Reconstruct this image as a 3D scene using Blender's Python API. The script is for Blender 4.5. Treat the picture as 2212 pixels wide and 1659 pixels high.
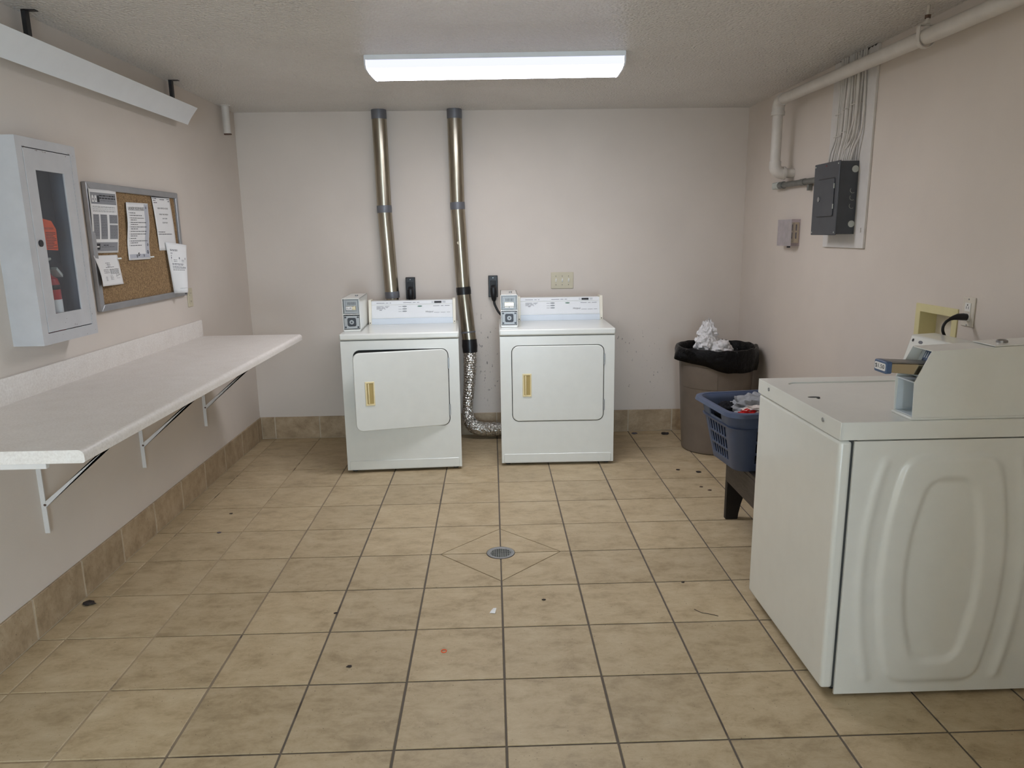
import bpy, math, random
from mathutils import Vector, Matrix, noise as mn

random.seed(7)
scene = bpy.context.scene
COL = scene.collection
for o in list(bpy.data.objects):
    bpy.data.objects.remove(o, do_unlink=True)

# ------------------------------------------------------------------ room constants (metres)
S = 0.333                                   # floor tile pitch
XL, XR, YB, H = -1.776, 1.816, 2.105, 2.333  # left wall, right wall, back wall, ceiling
YR = -3.75                                  # wall behind the camera
YE = -6.30                                  # far wall of the unseen lobby added behind it

# ------------------------------------------------------------------ camera
cam_d = bpy.data.cameras.new('camera')
cam = bpy.data.objects.new('camera', cam_d)
COL.objects.link(cam)
scene.camera = cam
cam_d.sensor_width = 36.0
cam_d.lens = 1562.71 / 2212 * 36.0
cam_d.clip_start = 0.02
yaw, pitch, roll = -0.0256, -0.2047, -0.0146
_f = Vector((0, math.cos(pitch), math.sin(pitch)))
_r = Vector((1, 0, 0))
_u = _r.cross(_f)
_r2 = _r * math.cos(roll) + _u * math.sin(roll)
_u2 = -_r * math.sin(roll) + _u * math.cos(roll)
_m = Matrix((_r2, _u2, -_f)).transposed()
_m = Matrix.Rotation(yaw, 3, 'Z') @ _m
cam.matrix_world = Matrix.Translation((-0.0165, -3.2146, 1.4876)) @ _m.to_4x4()

# ------------------------------------------------------------------ world: overcast daylight outside the door behind the camera
world = bpy.data.worlds.new('world')
scene.world = world
world.use_nodes = True
bg = world.node_tree.nodes['Background']
bg.inputs['Color'].default_value = (0.66, 0.84, 1.0, 1)
bg.inputs['Strength'].default_value = 22.0
DOOR = (-1.30, 0.62, 0.0, 2.10)             # opening behind the camera, widened to let fill light in: x0 x1 z0 z1
LOB = (-1.70, 1.70)                         # side walls of an added lobby, shaped to bounce fill light
EXIT = (-0.20, 0.62, 0.0, 2.08)             # unseen door in its far wall, placed to send daylight in
SIDE = (-6.05, -4.10, 0.25, 2.10)           # opening added in its side wall to fill the left side: y0 y1 z0 z1
def portal(name, w, h, loc, rot):
    pl = bpy.data.lights.new(name, 'AREA')
    pl.shape = 'RECTANGLE'
    pl.size, pl.size_y = w, h
    pl.cycles.is_portal = True
    po = bpy.data.objects.new(name, pl)
    COL.objects.link(po)
    po.location = loc
    po.rotation_euler = rot
portal('rear_daylight_portal', EXIT[1] - EXIT[0], EXIT[3] - EXIT[2], ((EXIT[0] + EXIT[1]) / 2, YE - 0.06, (EXIT[2] + EXIT[3]) / 2), (math.radians(90), 0, 0))
portal('side_fill_portal', SIDE[1] - SIDE[0], SIDE[3] - SIDE[2], (LOB[1] + 0.06, (SIDE[0] + SIDE[1]) / 2, (SIDE[2] + SIDE[3]) / 2), (math.radians(90), 0, math.radians(90)))

LAMP = 22.3                                 # emission of the lit ceiling fixture's lens

vs = scene.view_settings
vs.view_transform = 'Standard'
vs.look = 'None'
vs.gamma = 1.0
vs.use_curve_mapping = False
vs.exposure = 0.09
scene.display_settings.display_device = 'sRGB'
try:
    scene.cycles.use_denoising = True
    scene.cycles.max_bounces = 8
    scene.cycles.diffuse_bounces = 5
    scene.cycles.glossy_bounces = 4
    scene.cycles.transparent_max_bounces = 12
    scene.cycles.sample_clamp_indirect = 6.0
    scene.cycles.caustics_reflective = False
    scene.cycles.caustics_refractive = False
except Exception:
    pass

# ------------------------------------------------------------------ materials
def lin(c):
    c = c / 255.0
    return c / 12.92 if c <= 0.04045 else ((c + 0.055) / 1.055) ** 2.4

def rgb(r, g, b):
    return (lin(r), lin(g), lin(b), 1.0)

def new_mat(name):
    m = bpy.data.materials.new(name)
    m.use_nodes = True
    nt = m.node_tree
    return m, nt, nt.nodes['Principled BSDF']

def N(nt, t, **kw):
    n = nt.nodes.new(t)
    for k, v in kw.items():
        setattr(n, k, v)
    return n

def coords(nt, world_space):
    if world_space:
        return N(nt, 'ShaderNodeNewGeometry').outputs['Position']
    return N(nt, 'ShaderNodeTexCoord').outputs['Object']

def noise_node(nt, co, scale, detail=3.0, rough=0.55, dist=0.0):
    n = N(nt, 'ShaderNodeTexNoise')
    n.inputs['Scale'].default_value = scale
    n.inputs['Detail'].default_value = detail
    n.inputs['Roughness'].default_value = rough
    n.inputs['Distortion'].default_value = dist
    nt.links.new(co, n.inputs['Vector'])
    return n.outputs['Fac']

def ramp(nt, fac, stops):
    r = N(nt, 'ShaderNodeValToRGB')
    el = r.color_ramp.elements
    while len(el) < len(stops):
        el.new(0.5)
    for e, (p, c) in zip(el, stops):
        e.position = p
        e.color = c if len(c) == 4 else (*c, 1)
    nt.links.new(fac, r.inputs['Fac'])
    return r.outputs['Color']

def mixc(nt, fac, a, b, mode='MIX'):
    n = N(nt, 'ShaderNodeMix', data_type='RGBA', blend_type=mode)
    for sock, v in ((n.inputs[0], fac), (n.inputs[6], a), (n.inputs[7], b)):
        if isinstance(v, (int, float)):
            sock.default_value = v
        elif isinstance(v, tuple):
            sock.default_value = v
        else:
            nt.links.new(v, sock)
    return n.outputs[2]

def math_n(nt, op, a, b=None, clamp=False):
    n = N(nt, 'ShaderNodeMath', operation=op, use_clamp=clamp)
    for i, v in enumerate((a, b)):
        if v is None:
            continue
        if isinstance(v, (int, float)):
            n.inputs[i].default_value = v
        else:
            nt.links.new(v, n.inputs[i])
    return n.outputs[0]

def bump(nt, bsdf, height, strength, dist=0.002):
    b = N(nt, 'ShaderNodeBump')
    b.inputs['Strength'].default_value = strength
    b.inputs['Distance'].default_value = dist
    nt.links.new(height, b.inputs['Height'])
    nt.links.new(b.outputs['Normal'], bsdf.inputs['Normal'])

def simple(name, col, rough=0.5, metal=0.0, var=0.06, scale=14.0, bmp=0.0, bscale=200.0, bdist=0.001,
           coat=0.0, spec=0.5, world_space=False):
    m, nt, b = new_mat(name)
    co = coords(nt, world_space)
    f = noise_node(nt, co, scale, 4.0)
    d = tuple(max(0.0, c * (1 - var * 2)) for c in col[:3]) + (1,)
    l = tuple(min(1.0, c * (1 + var)) for c in col[:3]) + (1,)
    nt.links.new(ramp(nt, f, [(0.3, d), (0.7, l)]), b.inputs['Base Color'])
    b.inputs['Roughness'].default_value = rough
    b.inputs['Metallic'].default_value = metal
    b.inputs['Specular IOR Level'].default_value = spec
    if coat:
        b.inputs['Coat Weight'].default_value = coat
        b.inputs['Coat Roughness'].default_value = 0.12
    if bmp:
        bump(nt, b, noise_node(nt, co, bscale, 3.0), bmp, bdist)
    return m

def wall_mat(name, col, scuff_boxes=()):
    m, nt, b = new_mat(name)
    co = coords(nt, True)
    f = noise_node(nt, co, 1.6, 4.0)
    d = tuple(c * 0.95 for c in col[:3]) + (1,)
    l = tuple(min(1, c * 1.03) for c in col[:3]) + (1,)
    base = ramp(nt, f, [(0.3, d), (0.7, l)])
    # lint specks and rubbed scuffs where appliances have stood
    if scuff_boxes:
        sep = N(nt, 'ShaderNodeSeparateXYZ')
        nt.links.new(co, sep.inputs[0])
        stretch = N(nt, 'ShaderNodeMapping')
        stretch.inputs['Scale'].default_value = (1.0, 1.0, 0.55)
        nt.links.new(co, stretch.inputs['Vector'])
        speck = noise_node(nt, stretch.outputs[0], 55.0, 2.0, 0.5)
        fine = noise_node(nt, co, 240.0, 2.0, 0.5)
        total = None
        for (x0, x1, z0, z1, th, thf) in scuff_boxes:
            cx, rx, cz, rz = (x0 + x1) / 2, (x1 - x0) / 2, (z0 + z1) / 2, (z1 - z0) / 2
            dx = math_n(nt, 'DIVIDE', math_n(nt, 'ABSOLUTE', math_n(nt, 'SUBTRACT', sep.outputs[0], cx)), rx)
            dz = math_n(nt, 'DIVIDE', math_n(nt, 'ABSOLUTE', math_n(nt, 'SUBTRACT', sep.outputs[2], cz)), rz)
            fall = math_n(nt, 'SUBTRACT', 1.0, math_n(nt, 'MAXIMUM', dx, dz), True)
            fall = math_n(nt, 'MINIMUM', math_n(nt, 'MULTIPLY', fall, 3.0), 1.0)
            a = math_n(nt, 'MULTIPLY', math_n(nt, 'SUBTRACT', speck, th), 14.0, True)
            c = math_n(nt, 'MULTIPLY', math_n(nt, 'SUBTRACT', fine, thf), 9.0, True)
            k = math_n(nt, 'MULTIPLY', math_n(nt, 'MAXIMUM', a, math_n(nt, 'MULTIPLY', c, 0.7)), fall)
            total = k if total is None else math_n(nt, 'MAXIMUM', total, k)
        base = mixc(nt, math_n(nt, 'MULTIPLY', total, 0.75), base, rgb(70, 66, 64))
    nt.links.new(base, b.inputs['Base Color'])
    b.inputs['Roughness'].default_value = 0.62
    b.inputs['Specular IOR Level'].default_value = 0.35
    bump(nt, b, noise_node(nt, co, 110.0, 2.0, 0.5), 0.22, 0.0012)
    return m

WALLC = rgb(214, 204, 194)
M = {}
M['wall'] = wall_mat('cream_wall_paint', WALLC)
M['wall_back'] = wall_mat('cream_wall_paint_scuffed', WALLC, (
    (-0.14, 0.12, 0.2, 0.98, 0.665, 0.66), (0.74, 1.28, 0.16, 0.86, 0.685, 0.70), (-1.5, 1.5, 1.0, 2.4, 0.80, 0.9)))

def ceiling_mat():
    m, nt, b = new_mat('popcorn_ceiling')
    co = coords(nt, True)
    v = N(nt, 'ShaderNodeTexVoronoi', feature='F1')
    v.inputs['Scale'].default_value = 80.0
    nt.links.new(co, v.inputs['Vector'])
    n = noise_node(nt, co, 60.0, 3.0, 0.6)
    h = math_n(nt, 'ADD', math_n(nt, 'MULTIPLY', math_n(nt, 'SUBTRACT', 1.0, v.outputs['Distance']), 0.7), n)
    f = noise_node(nt, co, 2.0, 3.0)
    nt.links.new(ramp(nt, f, [(0.3, rgb(222, 217, 211)), (0.7, rgb(230, 226, 220))]), b.inputs['Base Color'])
    b.inputs['Roughness'].default_value = 0.33
    b.inputs['Specular IOR Level'].default_value = 0.6
    bump(nt, b, h, 0.95, 0.013)
    return m
M['ceiling'] = ceiling_mat()

def tile_mat(name, base, dark, light):
    m, nt, b = new_mat(name)
    co = coords(nt, True)
    rnd = N(nt, 'ShaderNodeObjectInfo').outputs['Random']
    off = N(nt, 'ShaderNodeVectorMath', operation='ADD')
    comb = N(nt, 'ShaderNodeCombineXYZ')
    nt.links.new(math_n(nt, 'MULTIPLY', rnd, 37.0), comb.inputs[2])
    nt.links.new(co, off.inputs[0])
    nt.links.new(comb.outputs[0], off.inputs[1])
    p = off.outputs[0]
    stretch = N(nt, 'ShaderNodeMapping')
    stretch.inputs['Scale'].default_value = (0.75, 1.3, 1.0)
    nt.links.new(p, stretch.inputs['Vector'])
    a = noise_node(nt, stretch.outputs[0], 10.0, 10.0, 0.76, 0.2)
    c1 = ramp(nt, a, [(0.32, dark), (0.50, base), (0.68, light)])
    veins = noise_node(nt, stretch.outputs[0], 34.0, 8.0, 0.75, 0.8)
    c2 = mixc(nt, ramp(nt, veins, [(0.30, (0.34, 0.34, 0.34)), (0.42, (0, 0, 0))]), c1, tuple(c * 0.62 for c in dark[:3]) + (1,))
    tone = math_n(nt, 'ADD', math_n(nt, 'MULTIPLY', rnd, 0.14), 0.93)
    tc = N(nt, 'ShaderNodeCombineColor')
    for i in range(3):
        nt.links.new(tone, tc.inputs[i])
    c3 = mixc(nt, 1.0, c2, tc.outputs[0], 'MULTIPLY')
    specks = noise_node(nt, co, 130.0, 1.0, 0.4)
    c4 = mixc(nt, ramp(nt, specks, [(0.74, (0, 0, 0)), (0.78, (0.7, 0.7, 0.7))]), c3, rgb(84, 72, 58))
    nt.links.new(c4, b.inputs['Base Color'])
    nt.links.new(ramp(nt, a, [(0.3, (0.42, 0.42, 0.42)), (0.7, (0.56, 0.56, 0.56))]), b.inputs['Roughness'])
    b.inputs['Specular IOR Level'].default_value = 0.4
    bump(nt, b, a, 0.10, 0.002)
    return m
M['tile'] = tile_mat('beige_stone_tile', rgb(183, 164, 132), rgb(157, 138, 107), rgb(197, 180, 150))
M['base_tile'] = tile_mat('tan_stone_tile', rgb(168, 147, 119), rgb(140, 120, 94), rgb(184, 165, 138))

def grout_mat():
    m, nt, b = new_mat('grout')
    co = coords(nt, True)
    sep = N(nt, 'ShaderNodeSeparateXYZ')
    nt.links.new(co, sep.inputs[0])
    n = noise_node(nt, co, 5.0, 4.0, 0.6)
    w = math_n(nt, 'ADD', math_n(nt, 'ADD', math_n(nt, 'MULTIPLY', sep.outputs[0], 1.6), 2.1), math_n(nt, 'SUBTRACT', n, 0.5), True)
    c = mixc(nt, w, rgb(170, 152, 126), rgb(104, 95, 85))      # swept clean by the wall, trodden dark in the middle
    c = mixc(nt, ramp(nt, n, [(0.60, (0, 0, 0)), (0.68, (0.8, 0.8, 0.8))]), c, rgb(66, 58, 52))
    nt.links.new(c, b.inputs['Base Color'])
    b.inputs['Roughness'].default_value = 0.9
    bump(nt, b, noise_node(nt, co, 300.0, 2.0), 0.4, 0.001)
    return m
M['grout'] = grout_mat()
M['grout_light'] = simple('pale_grout', rgb(190, 176, 154), 0.9, world_space=True)

M['enamel'] = simple('white_enamel', rgb(224, 225, 219), 0.3, var=0.012, coat=0.5)
M['enamel_edge'] = simple('ivory_plastic_trim', rgb(226, 220, 204), 0.45, var=0.02)
M['panel_white'] = simple('printed_panel_white', rgb(222, 223, 224), 0.4, var=0.01)
M['panel_pale'] = simple('pale_blue_grey_plastic', rgb(205, 212, 220), 0.35, var=0.01)
M['black_plastic'] = simple('black_plastic', rgb(22, 22, 25), 0.4, var=0.1)
M['black_rubber'] = simple('black_cord_rubber', rgb(16, 16, 18), 0.5, var=0.1)
M['dark_gap'] = simple('dark_recess_shade', rgb(60, 62, 62), 0.6)  # shade in gaps, recesses and the lid notch put into a dark colour
M['handle'] = simple('almond_plastic', rgb(232, 216, 168), 0.4, var=0.03)
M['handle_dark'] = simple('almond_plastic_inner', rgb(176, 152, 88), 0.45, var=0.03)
M['chrome'] = simple('bright_chrome', rgb(150, 149, 148), 0.42, 1.0, var=0.03)
M['zinc'] = simple('dull_zinc', rgb(168, 170, 172), 0.38, 1.0, var=0.06)
M['dark_metal'] = simple('dark_steel', rgb(70, 70, 72), 0.4, 0.9, var=0.1)
M['coin_inner'] = simple('pale_grey_enamel', rgb(206, 214, 218), 0.4, var=0.02)
M['blue_plastic'] = simple('blue_slot_plate', rgb(60, 88, 128), 0.35, var=0.08)
M['label_blue'] = simple('blue_price_label', rgb(70, 92, 126), 0.4, var=0.05)
M['brass'] = simple('warm_polished_steel', rgb(196, 186, 160), 0.22, 1.0, var=0.05)
M['paper'] = simple('white_paper', rgb(232, 231, 230), 0.75, var=0.01)
M['paper_grey'] = simple('grey_print', rgb(140, 141, 145), 0.75, var=0.03)
M['ink'] = simple('black_ink', rgb(42, 42, 46), 0.7, var=0.05)
M['ink_grey'] = simple('grey_ink', rgb(112, 112, 118), 0.7, var=0.05)
M['button_grey'] = simple('grey_button', rgb(140, 144, 146), 0.4)
M['button_green'] = simple('green_button', rgb(96, 128, 112), 0.4)
M['cork'] = None
M['alu'] = simple('brushed_aluminium', rgb(178, 180, 184), 0.42, 0.85, var=0.04)
M['cab'] = simple('grey_white_cabinet_paint', rgb(192, 191, 192), 0.42, var=0.03)
M['cab_in'] = simple('slate_grey_cabinet_lining', rgb(116, 120, 128), 0.5, var=0.04)
M['fixture'] = simple('white_fixture_enamel', rgb(230, 233, 236), 0.4, var=0.01)
M['pvc'] = simple('painted_pvc', rgb(206, 200, 192), 0.42, var=0.03)
M['wire'] = simple('overpainted_cable', rgb(206, 201, 194), 0.5, var=0.05)
M['backboard'] = simple('white_painted_board', rgb(212, 208, 204), 0.5, var=0.03)
M['panel'] = simple('charcoal_steel_paint', rgb(72, 75, 80), 0.42, 0.2, var=0.06)
M['conduit'] = simple('galvanised_conduit', rgb(140, 142, 138), 0.45, 0.8, var=0.12)
M['knockout'] = simple('dull_zinc_plug', rgb(196, 200, 194), 0.5, 0.3, var=0.05)
M['ivory'] = simple('ivory_wall_plate', rgb(200, 191, 166), 0.45, var=0.02)
M['gfci'] = simple('light_almond_plate', rgb(214, 206, 192), 0.42, var=0.02)
M['outbox'] = simple('cream_plastic_box', rgb(216, 206, 156), 0.45, var=0.03)
M['toggle'] = simple('white_toggle', rgb(228, 226, 220), 0.4, var=0.02)
M['can'] = simple('taupe_bin_plastic', rgb(114, 104, 94), 0.5, var=0.04)
M['basket'] = simple('slate_blue_plastic', rgb(70, 82, 108), 0.42, var=0.05)
M['wood_dark'] = None
M['tape_grey'] = simple('grey_duct_tape', rgb(112, 113, 118), 0.42, 0.25, var=0.08, bmp=0.2, bscale=60)
M['tape_black'] = simple('black_tape', rgb(22, 21, 22), 0.35, var=0.1, bmp=0.2, bscale=60)
M['red_paint'] = simple('red_enamel', rgb(176, 26, 32), 0.3, var=0.05, coat=0.3)
M['tag_orange'] = simple('orange_tag_card', rgb(240, 92, 40), 0.6, var=0.03)
M['red_lens'] = simple('red_mark', rgb(120, 40, 48), 0.5)
M['rust'] = simple('chipped_paint', rgb(96, 74, 62), 0.8, var=0.2)

def duct_mat():
    m, nt, b = new_mat('galvanised_duct')
    co = coords(nt, False)
    st = N(nt, 'ShaderNodeMapping')
    st.inputs['Scale'].default_value = (3.0, 3.0, 0.4)
    nt.links.new(co, st.inputs['Vector'])
    f = noise_node(nt, st.outputs[0], 9.0, 4.0)
    nt.links.new(ramp(nt, f, [(0.3, rgb(150, 142, 126)), (0.7, rgb(186, 178, 162))]), b.inputs['Base Color'])
    b.inputs['Metallic'].default_value = 1.0
    b.inputs['Roughness'].default_value = 0.27
    return m
M['duct'] = duct_mat()

def foil_mat():
    m, nt, b = new_mat('crinkled_foil')
    co = coords(nt, False)
    v = N(nt, 'ShaderNodeTexVoronoi', feature='F1')
    v.inputs['Scale'].default_value = 62.0
    nt.links.new(co, v.inputs['Vector'])
    b.inputs['Base Color'].default_value = rgb(232, 230, 226)
    b.inputs['Metallic'].default_value = 1.0
    b.inputs['Roughness'].default_value = 0.25
    bump(nt, b, v.outputs['Distance'], 0.8, 0.008)
    return m
M['foil'] = foil_mat()

def counter_mat():
    m, nt, b = new_mat('speckled_laminate')
    co = coords(nt, True)
    f = noise_node(nt, co, 130.0, 4.0, 0.7)
    g = noise_node(nt, co, 12.0, 4.0, 0.6)
    c = ramp(nt, f, [(0.34, rgb(212, 204, 196)), (0.5, rgb(226, 220, 213)), (0.66, rgb(236, 231, 225))])
    c = mixc(nt, 0.35, c, ramp(nt, g, [(0.3, rgb(208, 200, 192)), (0.7, rgb(228, 223, 218))]))
    nt.links.new(c, b.inputs['Base Color'])
    b.inputs['Roughness'].default_value = 0.4
    return m
M['counter'] = counter_mat()

def cork_mat():
    m, nt, b = new_mat('cork_sheet')
    co = coords(nt, True)
    f = noise_node(nt, co, 160.0, 4.0, 0.75)
    nt.links.new(ramp(nt, f, [(0.32, rgb(88, 66, 42)), (0.5, rgb(140, 112, 78)), (0.68, rgb(176, 148, 108))]), b.inputs['Base Color'])
    b.inputs['Roughness'].default_value = 0.9
    bump(nt, b, f, 0.4, 0.002)
    return m
M['cork'] = cork_mat()

def wood_mat(name, a, c):
    m, nt, b = new_mat(name)
    co = coords(nt, False)
    st = N(nt, 'ShaderNodeMapping')
    st.inputs['Scale'].default_value = (14.0, 2.0, 14.0)
    nt.links.new(co, st.inputs['Vector'])
    f = noise_node(nt, st.outputs[0], 4.0, 6.0, 0.65, 0.8)
    nt.links.new(ramp(nt, f, [(0.3, a), (0.7, c)]), b.inputs['Base Color'])
    b.inputs['Roughness'].default_value = 0.55
    bump(nt, b, f, 0.15, 0.001)
    return m
M['wood_dark'] = wood_mat('weathered_dark_wood', rgb(46, 40, 36), rgb(78, 69, 62))
M['wood_black'] = wood_mat('black_stained_wood', rgb(10, 8, 8), rgb(26, 19, 17))

def liner_mat():
    m, nt, b = new_mat('black_bag_film')
    co = coords(nt, False)
    f = noise_node(nt, co, 24.0, 5.0, 0.65, 1.0)
    b.inputs['Base Color'].default_value = rgb(5, 5, 7)
    b.inputs['Roughness'].default_value = 0.2
    b.inputs['Specular IOR Level'].default_value = 0.2
    bump(nt, b, f, 0.7, 0.02)
    return m
M['liner'] = liner_mat()

def bag_mat():
    m, nt, b = new_mat('white_bag_film')
    co = coords(nt, False)
    f = noise_node(nt, co, 30.0, 5.0, 0.65, 1.2)
    nt.links.new(ramp(nt, f, [(0.3, rgb(206, 204, 204)), (0.7, rgb(236, 234, 234))]), b.inputs['Base Color'])
    b.inputs['Roughness'].default_value = 0.4
    b.inputs['Subsurface Weight'].default_value = 0.0
    bump(nt, b, f, 0.5, 0.01)
    return m
M['bag'] = bag_mat()

def cloth_mat(name, col):
    return simple(name, col, 0.95, var=0.08, scale=30, bmp=0.35, bscale=500, bdist=0.001, spec=0.2)
M['cloth_grey'] = cloth_mat('heather_grey_knit', rgb(146, 148, 152))
M['cloth_white'] = cloth_mat('off_white_cotton', rgb(214, 204, 198))
M['cloth_red'] = cloth_mat('red_cotton', rgb(190, 34, 34))
M['cloth_black'] = cloth_mat('black_cotton', rgb(24, 24, 28))
M['cloth_blue'] = cloth_mat('blue_cotton', rgb(34, 74, 142))

def clear_mat(name, tint, clear=0.9, rough=0.08):
    m, nt, b = new_mat(name)
    out = nt.nodes['Material Output']
    tr = N(nt, 'ShaderNodeBsdfTransparent')
    tr.inputs['Color'].default_value = tint
    co = coords(nt, False)
    f = noise_node(nt, co, 20.0, 3.0)
    nt.links.new(ramp(nt, f, [(0.3, rgb(186, 180, 182)), (0.7, rgb(204, 198, 200))]), b.inputs['Base Color'])
    b.inputs['Roughness'].default_value = rough
    mx = N(nt, 'ShaderNodeMixShader')
    mx.inputs[0].default_value = clear
    nt.links.new(b.outputs[0], mx.inputs[1])
    nt.links.new(tr.outputs[0], mx.inputs[2])
    nt.links.new(mx.outputs[0], out.inputs['Surface'])
    return m
M['glass'] = clear_mat('cabinet_glass', (0.93, 0.95, 0.96, 1), 0.92, 0.03)
M['clear_plastic'] = clear_mat('clear_acrylic', (0.95, 0.92, 0.95, 1), 0.85, 0.1)
M['hazy_plastic'] = clear_mat('scuffed_acrylic', (0.9, 0.87, 0.88, 1), 0.45, 0.25)

def lens_mat(name, strength, lo, hi):
    m, nt, b = new_mat(name)
    tc = N(nt, 'ShaderNodeTexCoord')
    w = N(nt, 'ShaderNodeTexWave', wave_type='BANDS', bands_direction='Y')
    w.inputs['Scale'].default_value = 2.1
    nt.links.new(tc.outputs['Object'], w.inputs['Vector'])
    e = N(nt, 'ShaderNodeEmission')
    nt.links.new(ramp(nt, w.outputs['Fac'], [(0.0, lo), (1.0, hi)]), e.inputs['Color'])
    e.inputs['Strength'].default_value = strength
    nt.links.new(e.outputs[0], nt.nodes['Material Output'].inputs['Surface'])
    return m
M['lens'] = lens_mat('lit_prismatic_lens', LAMP, (0.86, 0.88, 1.0), (1.0, 0.98, 1.0))
M['lens_side'] = lens_mat('lit_lens_flank', 1.3, (0.68, 0.70, 0.96), (0.74, 0.75, 1.0))   # steep prismatic flanks pass little light
M['lens_end'] = simple('frosted_end_plate', rgb(226, 228, 234), 0.35, var=0.01)

# ------------------------------------------------------------------ mesh helpers
class MB:
    def __init__(self):
        self.v, self.f = [], []

    def add(self, verts, faces):
        k = len(self.v)
        self.v += [tuple(p) for p in verts]
        self.f += [tuple(i + k for i in f) for f in faces]
        return self

    def box(self, x0, x1, y0, y1, z0, z1):
        x0, x1 = min(x0, x1), max(x0, x1)
        y0, y1 = min(y0, y1), max(y0, y1)
        z0, z1 = min(z0, z1), max(z0, z1)
        return self.add([(x0, y0, z0), (x1, y0, z0), (x1, y1, z0), (x0, y1, z0), (x0, y0, z1), (x1, y0, z1), (x1, y1, z1), (x0, y1, z1)],
                        [(0, 3, 2, 1), (4, 5, 6, 7), (0, 1, 5, 4), (1, 2, 6, 5), (2, 3, 7, 6), (3, 0, 4, 7)])

    def prism(self, poly, axis, a, b):
        """poly: 2-D loop in the two axes other than AXIS (in xyz order), extruded from a to b."""
        def P(p, t):
            return {'x': (t, p[0], p[1]), 'y': (p[0], t, p[1]), 'z': (p[0], p[1], t)}[axis]
        n = len(poly)
        vs_ = [P(p, a) for p in poly] + [P(p, b) for p in poly]
        fs = [tuple(range(n))[::-1], tuple(range(n, 2 * n))]
        fs += [(i, (i + 1) % n, n + (i + 1) % n, n + i) for i in range(n)]
        return self.add(vs_, fs)

    def ring_sweep(self, rings, cap=True, closed=False):
        n = len(rings[0])
        k = len(rings)
        vs_ = [p for r in rings for p in r]
        fs = []
        for a in range(k if closed else k - 1):
            b = (a + 1) % k
            for i in range(n):
                j = (i + 1) % n
                fs.append((a * n + i, a * n + j, b * n + j, b * n + i))
        if cap and not closed:
            fs.append(tuple(range(n))[::-1])
            fs.append(tuple((k - 1) * n + i for i in range(n)))
        return self.add(vs_, fs)

    def tube(self, path, r, n=12, cap=True, closed=False):
        pts = [Vector(p) for p in path]
        rs = r if isinstance(r, (list, tuple)) else [r] * len(pts)
        rings, up = [], None
        for i, p in enumerate(pts):
            if closed:
                t = pts[(i + 1) % len(pts)] - pts[i - 1]
            else:
                t = pts[min(i + 1, len(pts) - 1)] - pts[max(i - 1, 0)]
            t.normalize()
            if up is None:
                up = Vector((0, 0, 1)) if abs(t.z) < 0.9 else Vector((0, 1, 0))
            s = t.cross(up)
            s.normalize()
            up = s.cross(t)
            up.normalize()
            rings.append([p + s * (math.cos(2 * math.pi * k / n) * rs[i]) + up * (math.sin(2 * math.pi * k / n) * rs[i]) for k in range(n)])
        return self.ring_sweep(rings, cap, closed)

    def cyl(self, p0, p1, r, n=20):
        return self.tube([p0, p1], r, n)

    def lathe(self, prof, c, n=48, cap=True):
        rings = [[(c[0] + math.cos(2 * math.pi * k / n) * r, c[1] + math.sin(2 * math.pi * k / n) * r, c[2] + z) for k in range(n)] for r, z in prof]
        return self.ring_sweep(rings, cap)

    def disc(self, c, nrm, r, n=20, sy=1.0, depth=0.001):
        nrm = Vector(nrm).normalized()
        up = Vector((0, 0, 1)) if abs(nrm.z) < 0.9 else Vector((0, 1, 0))
        s = nrm.cross(up).normalized()
        u = s.cross(nrm)
        c = Vector(c)
        ring = lambda o: [c + nrm * o + s * (math.cos(2 * math.pi * k / n) * r) + u * (math.sin(2 * math.pi * k / n) * r * sy) for k in range(n)]
        return self.ring_sweep([ring(-depth), ring(depth)])

    def frame(self, o, i, axis, a, b):
        """rectangular frame: outer (u0,u1,v0,v1), inner likewise, extruded along AXIS from a to b."""
        def P(u, v, t):
            return {'x': (t, u, v), 'y': (u, t, v), 'z': (u, v, t)}[axis]
        ol = [(o[0], o[2]), (o[1], o[2]), (o[1], o[3]), (o[0], o[3])]
        il = [(i[0], i[2]), (i[1], i[2]), (i[1], i[3]), (i[0], i[3])]
        return self.loops([P(*p, a) for p in ol], [P(*p, b) for p in ol], [P(*p, b) for p in il], [P(*p, a) for p in il])

    def loops(self, *ls):
        """closed chain of loops (outer-a, outer-b, inner-b, inner-a)"""
        return self.ring_sweep(list(ls), closed=True)

    def xf(self, m):
        self.v = [tuple(m @ Vector(p)) for p in self.v]
        return self

WM = {}

def _finish(o, label, cat, group, kind):
    if label:
        o['label'] = label
    if cat:
        o['category'] = cat
    if group:
        o['group'] = group
    if kind:
        o['kind'] = kind

def thing(name, label, cat, loc=(0, 0, 0), rz=0.0, group=None, kind=None, parent=None):
    o = bpy.data.objects.new(name, None)
    o.empty_display_size = 0.05
    COL.objects.link(o)
    m = Matrix.Translation(loc) @ Matrix.Rotation(rz, 4, 'Z')
    WM[o.name] = m
    if parent is not None:
        o.parent = parent
        o.matrix_local = WM[parent.name].inverted() @ m
    else:
        o.matrix_world = m
    _finish(o, label, cat, group, kind)
    return o

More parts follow.
